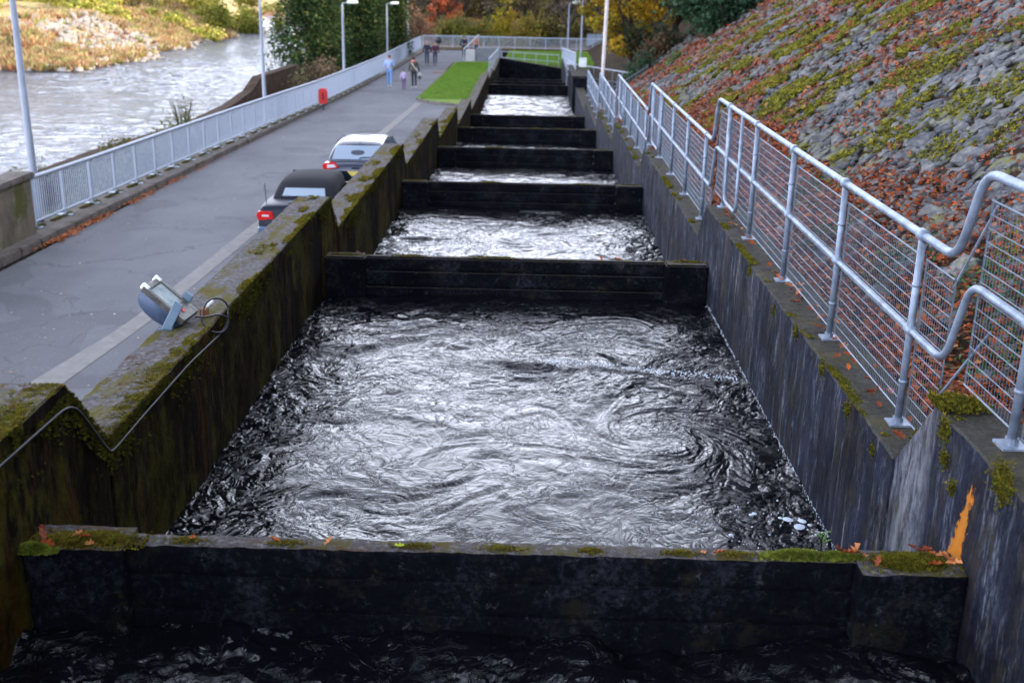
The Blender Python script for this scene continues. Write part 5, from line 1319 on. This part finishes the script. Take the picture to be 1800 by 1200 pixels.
def person(loc, label, h=1.75, face=0, stride=.16, top=(.2, .2, .2), legs=(.03, .04, .07), hair=(.05, .03, .02), shoes=(.05, .05, .05), arm=(.1, .12), bent=0, coat=False, bulk=1.0, child=False):
    o = empty('person', loc, label, 'person', rz=face); s = h / 1.75
    hd = 1.14 if child else 1
    V = lambda *a: [Vector(p) * s for p in a]
    st = stride
    hipL, hipR = (-.09, 0, .93), (.09, 0, .93); kL, kR = (-.10, st * .45 + .03, .50), (.10, -st * .45 + .05, .50); aL, aR = (-.10, st, .09), (.10, -st, .10 if st < .1 else .13)
    sh = 1.44; eL, eR = (-.27, -arm[0] * .5 - .02, 1.15), (.27, arm[1] * .5 - .02, 1.15)
    if bent: hL, hR = (-.25, .22, 1.12), (.25, .20, 1.14)
    else: hL, hR = (-.28, -arm[0] + .06, .90), (.28, arm[1] + .06, .90)
    body = V((0, 0, .98), (0, .0, 1.2), (0, 0, 1.40), (0, 0, 1.50), (0, .01, 1.58), (0, .02, 1.66), (0, .01, 1.73), (-.17, 0, sh), eL, hL, (hL[0], hL[1] + .03, hL[2] - .09), (.17, 0, sh), eR, hR, (hR[0], hR[1] + .03, hR[2] - .09),
             hipL, kL, aL, (aL[0], aL[1] + .14, .04), hipR, kR, aR, (aR[0], aR[1] + .14, .05))
    ed = [(0, 1), (1, 2), (2, 3), (3, 4), (4, 5), (5, 6), (2, 7), (7, 8), (8, 9), (9, 10), (2, 11), (11, 12), (12, 13), (13, 14), (0, 15), (15, 16), (16, 17), (17, 18), (0, 19), (19, 20), (20, 21), (21, 22)]
    ra = [.12, .12, .13, .055, .07 * hd, .095 * hd, .07 * hd, .055, .04, .028, .035, .055, .04, .028, .035, .08, .052, .035, .035, .08, .052, .035, .035]
    skin_mesh(body, ed, [(r_ * s, r_ * s) for r_ in ra], 'body', M['skin'], o)
    tv = V((0, 0, .86 if coat else .95), (0, 0, 1.18), (0, 0, 1.38), (0, 0, 1.47), (-.18, 0, sh), eL, (hL[0], hL[1], hL[2] + .01), (.18, 0, sh), eR, (hR[0], hR[1], hR[2] + .01))
    tr = [(.19 if coat else .155), .15, .165, .085, .075, .062, .045, .075, .062, .045]
    skin_mesh(tv, [(0, 1), (1, 2), (2, 3), (2, 4), (4, 5), (5, 6), (2, 7), (7, 8), (8, 9)], [(r_ * s * bulk, r_ * s * bulk * .85) for r_ in tr], 'coat' if coat else 'jacket', cloth('cloth_top', top), o)
    lv = V((0, 0, .97), hipL, kL, (aL[0], aL[1], aL[2] + .0), hipR, kR, (aR[0], aR[1], aR[2]))
    skin_mesh(lv, [(0, 1), (1, 2), (2, 3), (0, 4), (4, 5), (5, 6)], [(r_ * s, r_ * s) for r_ in (.13, .098, .068, .055, .098, .068, .055)], 'trousers', cloth('cloth_legs', legs), o)
    for a in (aL, aR):
        p = V((a[0], a[1] - .03, a[2] - .03), (a[0], a[1] + .07, a[2] - .045), (a[0], a[1] + .18, a[2] - .05))
        skin_mesh(p, [(0, 1), (1, 2)], [.045 * s, .045 * s, .035 * s], 'shoe', cloth('shoe', shoes), o)
    hp = V((0, -.03, 1.60), (0, -.025, 1.68), (0, .0, 1.755))
    skin_mesh(hp, [(0, 1), (1, 2)], [.075 * s * hd, .10 * s * hd, .07 * s * hd], 'hair', cloth('hair', hair), o)
    return o
pz = lambda y: road_z(y) - .005
p1 = person((-8.2, 64.6, pz(64.6)), 'person in pale blue clothes jogging away along the road by the white railing', 1.80, .05, .24, (.30, .40, .70), (.14, .28, .55), (.16, .05, .03), (.5, .55, .6), (.1, .1), 1)
p2 = person((-7.2, 63, pz(63)), 'small child in a lilac coat and purple leggings walking away', 1.12, 0, .10, (.42, .34, .58), (.12, .07, .18), (.10, .06, .04), (.06, .04, .05), coat=True, child=True)
p3 = person((-6.75, 64.2, pz(64.2)), 'woman in an olive brown coat walking away, pale bag strap across her back', 1.72, 0, .13, (.055, .045, .028), (.02, .022, .03), (.03, .02, .02), (.6, .6, .6), coat=True)
MB().tube([(-.14, -.17, 1.46), (.02, -.19, 1.22), (.22, -.17, .98)], .022, 6).build('bag_strap', cloth('pale_strap', (.6, .57, .5)), p3)
MB().tube([(-.12, -.02, 1.50), (0, -.10, 1.52), (.12, -.02, 1.50)], .05, 8).build('scarf', cloth('pink_scarf', (.6, .18, .17)), p3, smooth=True)
hb = empty('handbag', (-6.42, 64.15, pz(64) + .62), 'dark handbag with a pale top swinging beside the woman in the brown coat', 'bag')
MB().box(-.10, .10, -.05, .05, -.1, .08).build('bag_body', cloth('dark_bag', (.05, .05, .06)), hb, .03, 2); MB().tube([(-.08, 0, .08), (-.04, 0, .24), (.04, 0, .24), (.08, 0, .08)], .02, 6).build('handle', cloth('pale_handle', (.6, .58, .5)), hb)
person((-7.95, 85, pz(85)), 'man in a dark navy jacket walking towards the viewer, left of the couple', 1.78, math.pi, .12, (.02, .025, .05), (.03, .045, .08), (.45, .42, .4), (.02, .02, .02), bulk=1.1)
person((-7.35, 85.2, pz(85)), 'person in a dark maroon jacket walking arm in arm on the right of the couple', 1.70, math.pi, .12, (.07, .015, .045), (.04, .045, .08), (.35, .15, .10), (.02, .02, .02), bulk=1.1)
person((-5.9, 97, pz(97)), 'person in a navy jacket beyond the grey block wall', 1.75, 0, .1, (.012, .02, .06), (.02, .03, .03), (.03, .02, .02))
person((-4.9, 97.6, pz(97)), 'person in an orange-brown jacket beyond the grey block wall', 1.75, 0, .1, (.42, .16, .07), (.04, .05, .06), (.4, .25, .12))
bg_ = empty('bag', (-5.3, 97.4, pz(97) + .55), 'bright pink bag carried beside the person in orange-brown', 'bag')
MB().box(-.14, .14, -.06, .06, -.2, .12).build('bag_body', cloth('pink_bag', (.65, .12, .35)), bg_, .04, 2)
# drain cover reddish mat near the lawn
dc = empty('drain_cover', (-6.5, 77.5, road_z(77.5) - .02), 'reddish drain cover set in the pale patch beside the lawn', 'drain cover')
MB().box(-.35, .35, -.45, .45, 0, .06).build('lid', simple('rusty_red_lid', (.16, .05, .05), .8), dc, .01)
print('tris', sum(len(o.data.polygons) for o in bpy.data.objects if o.type == 'MESH'))
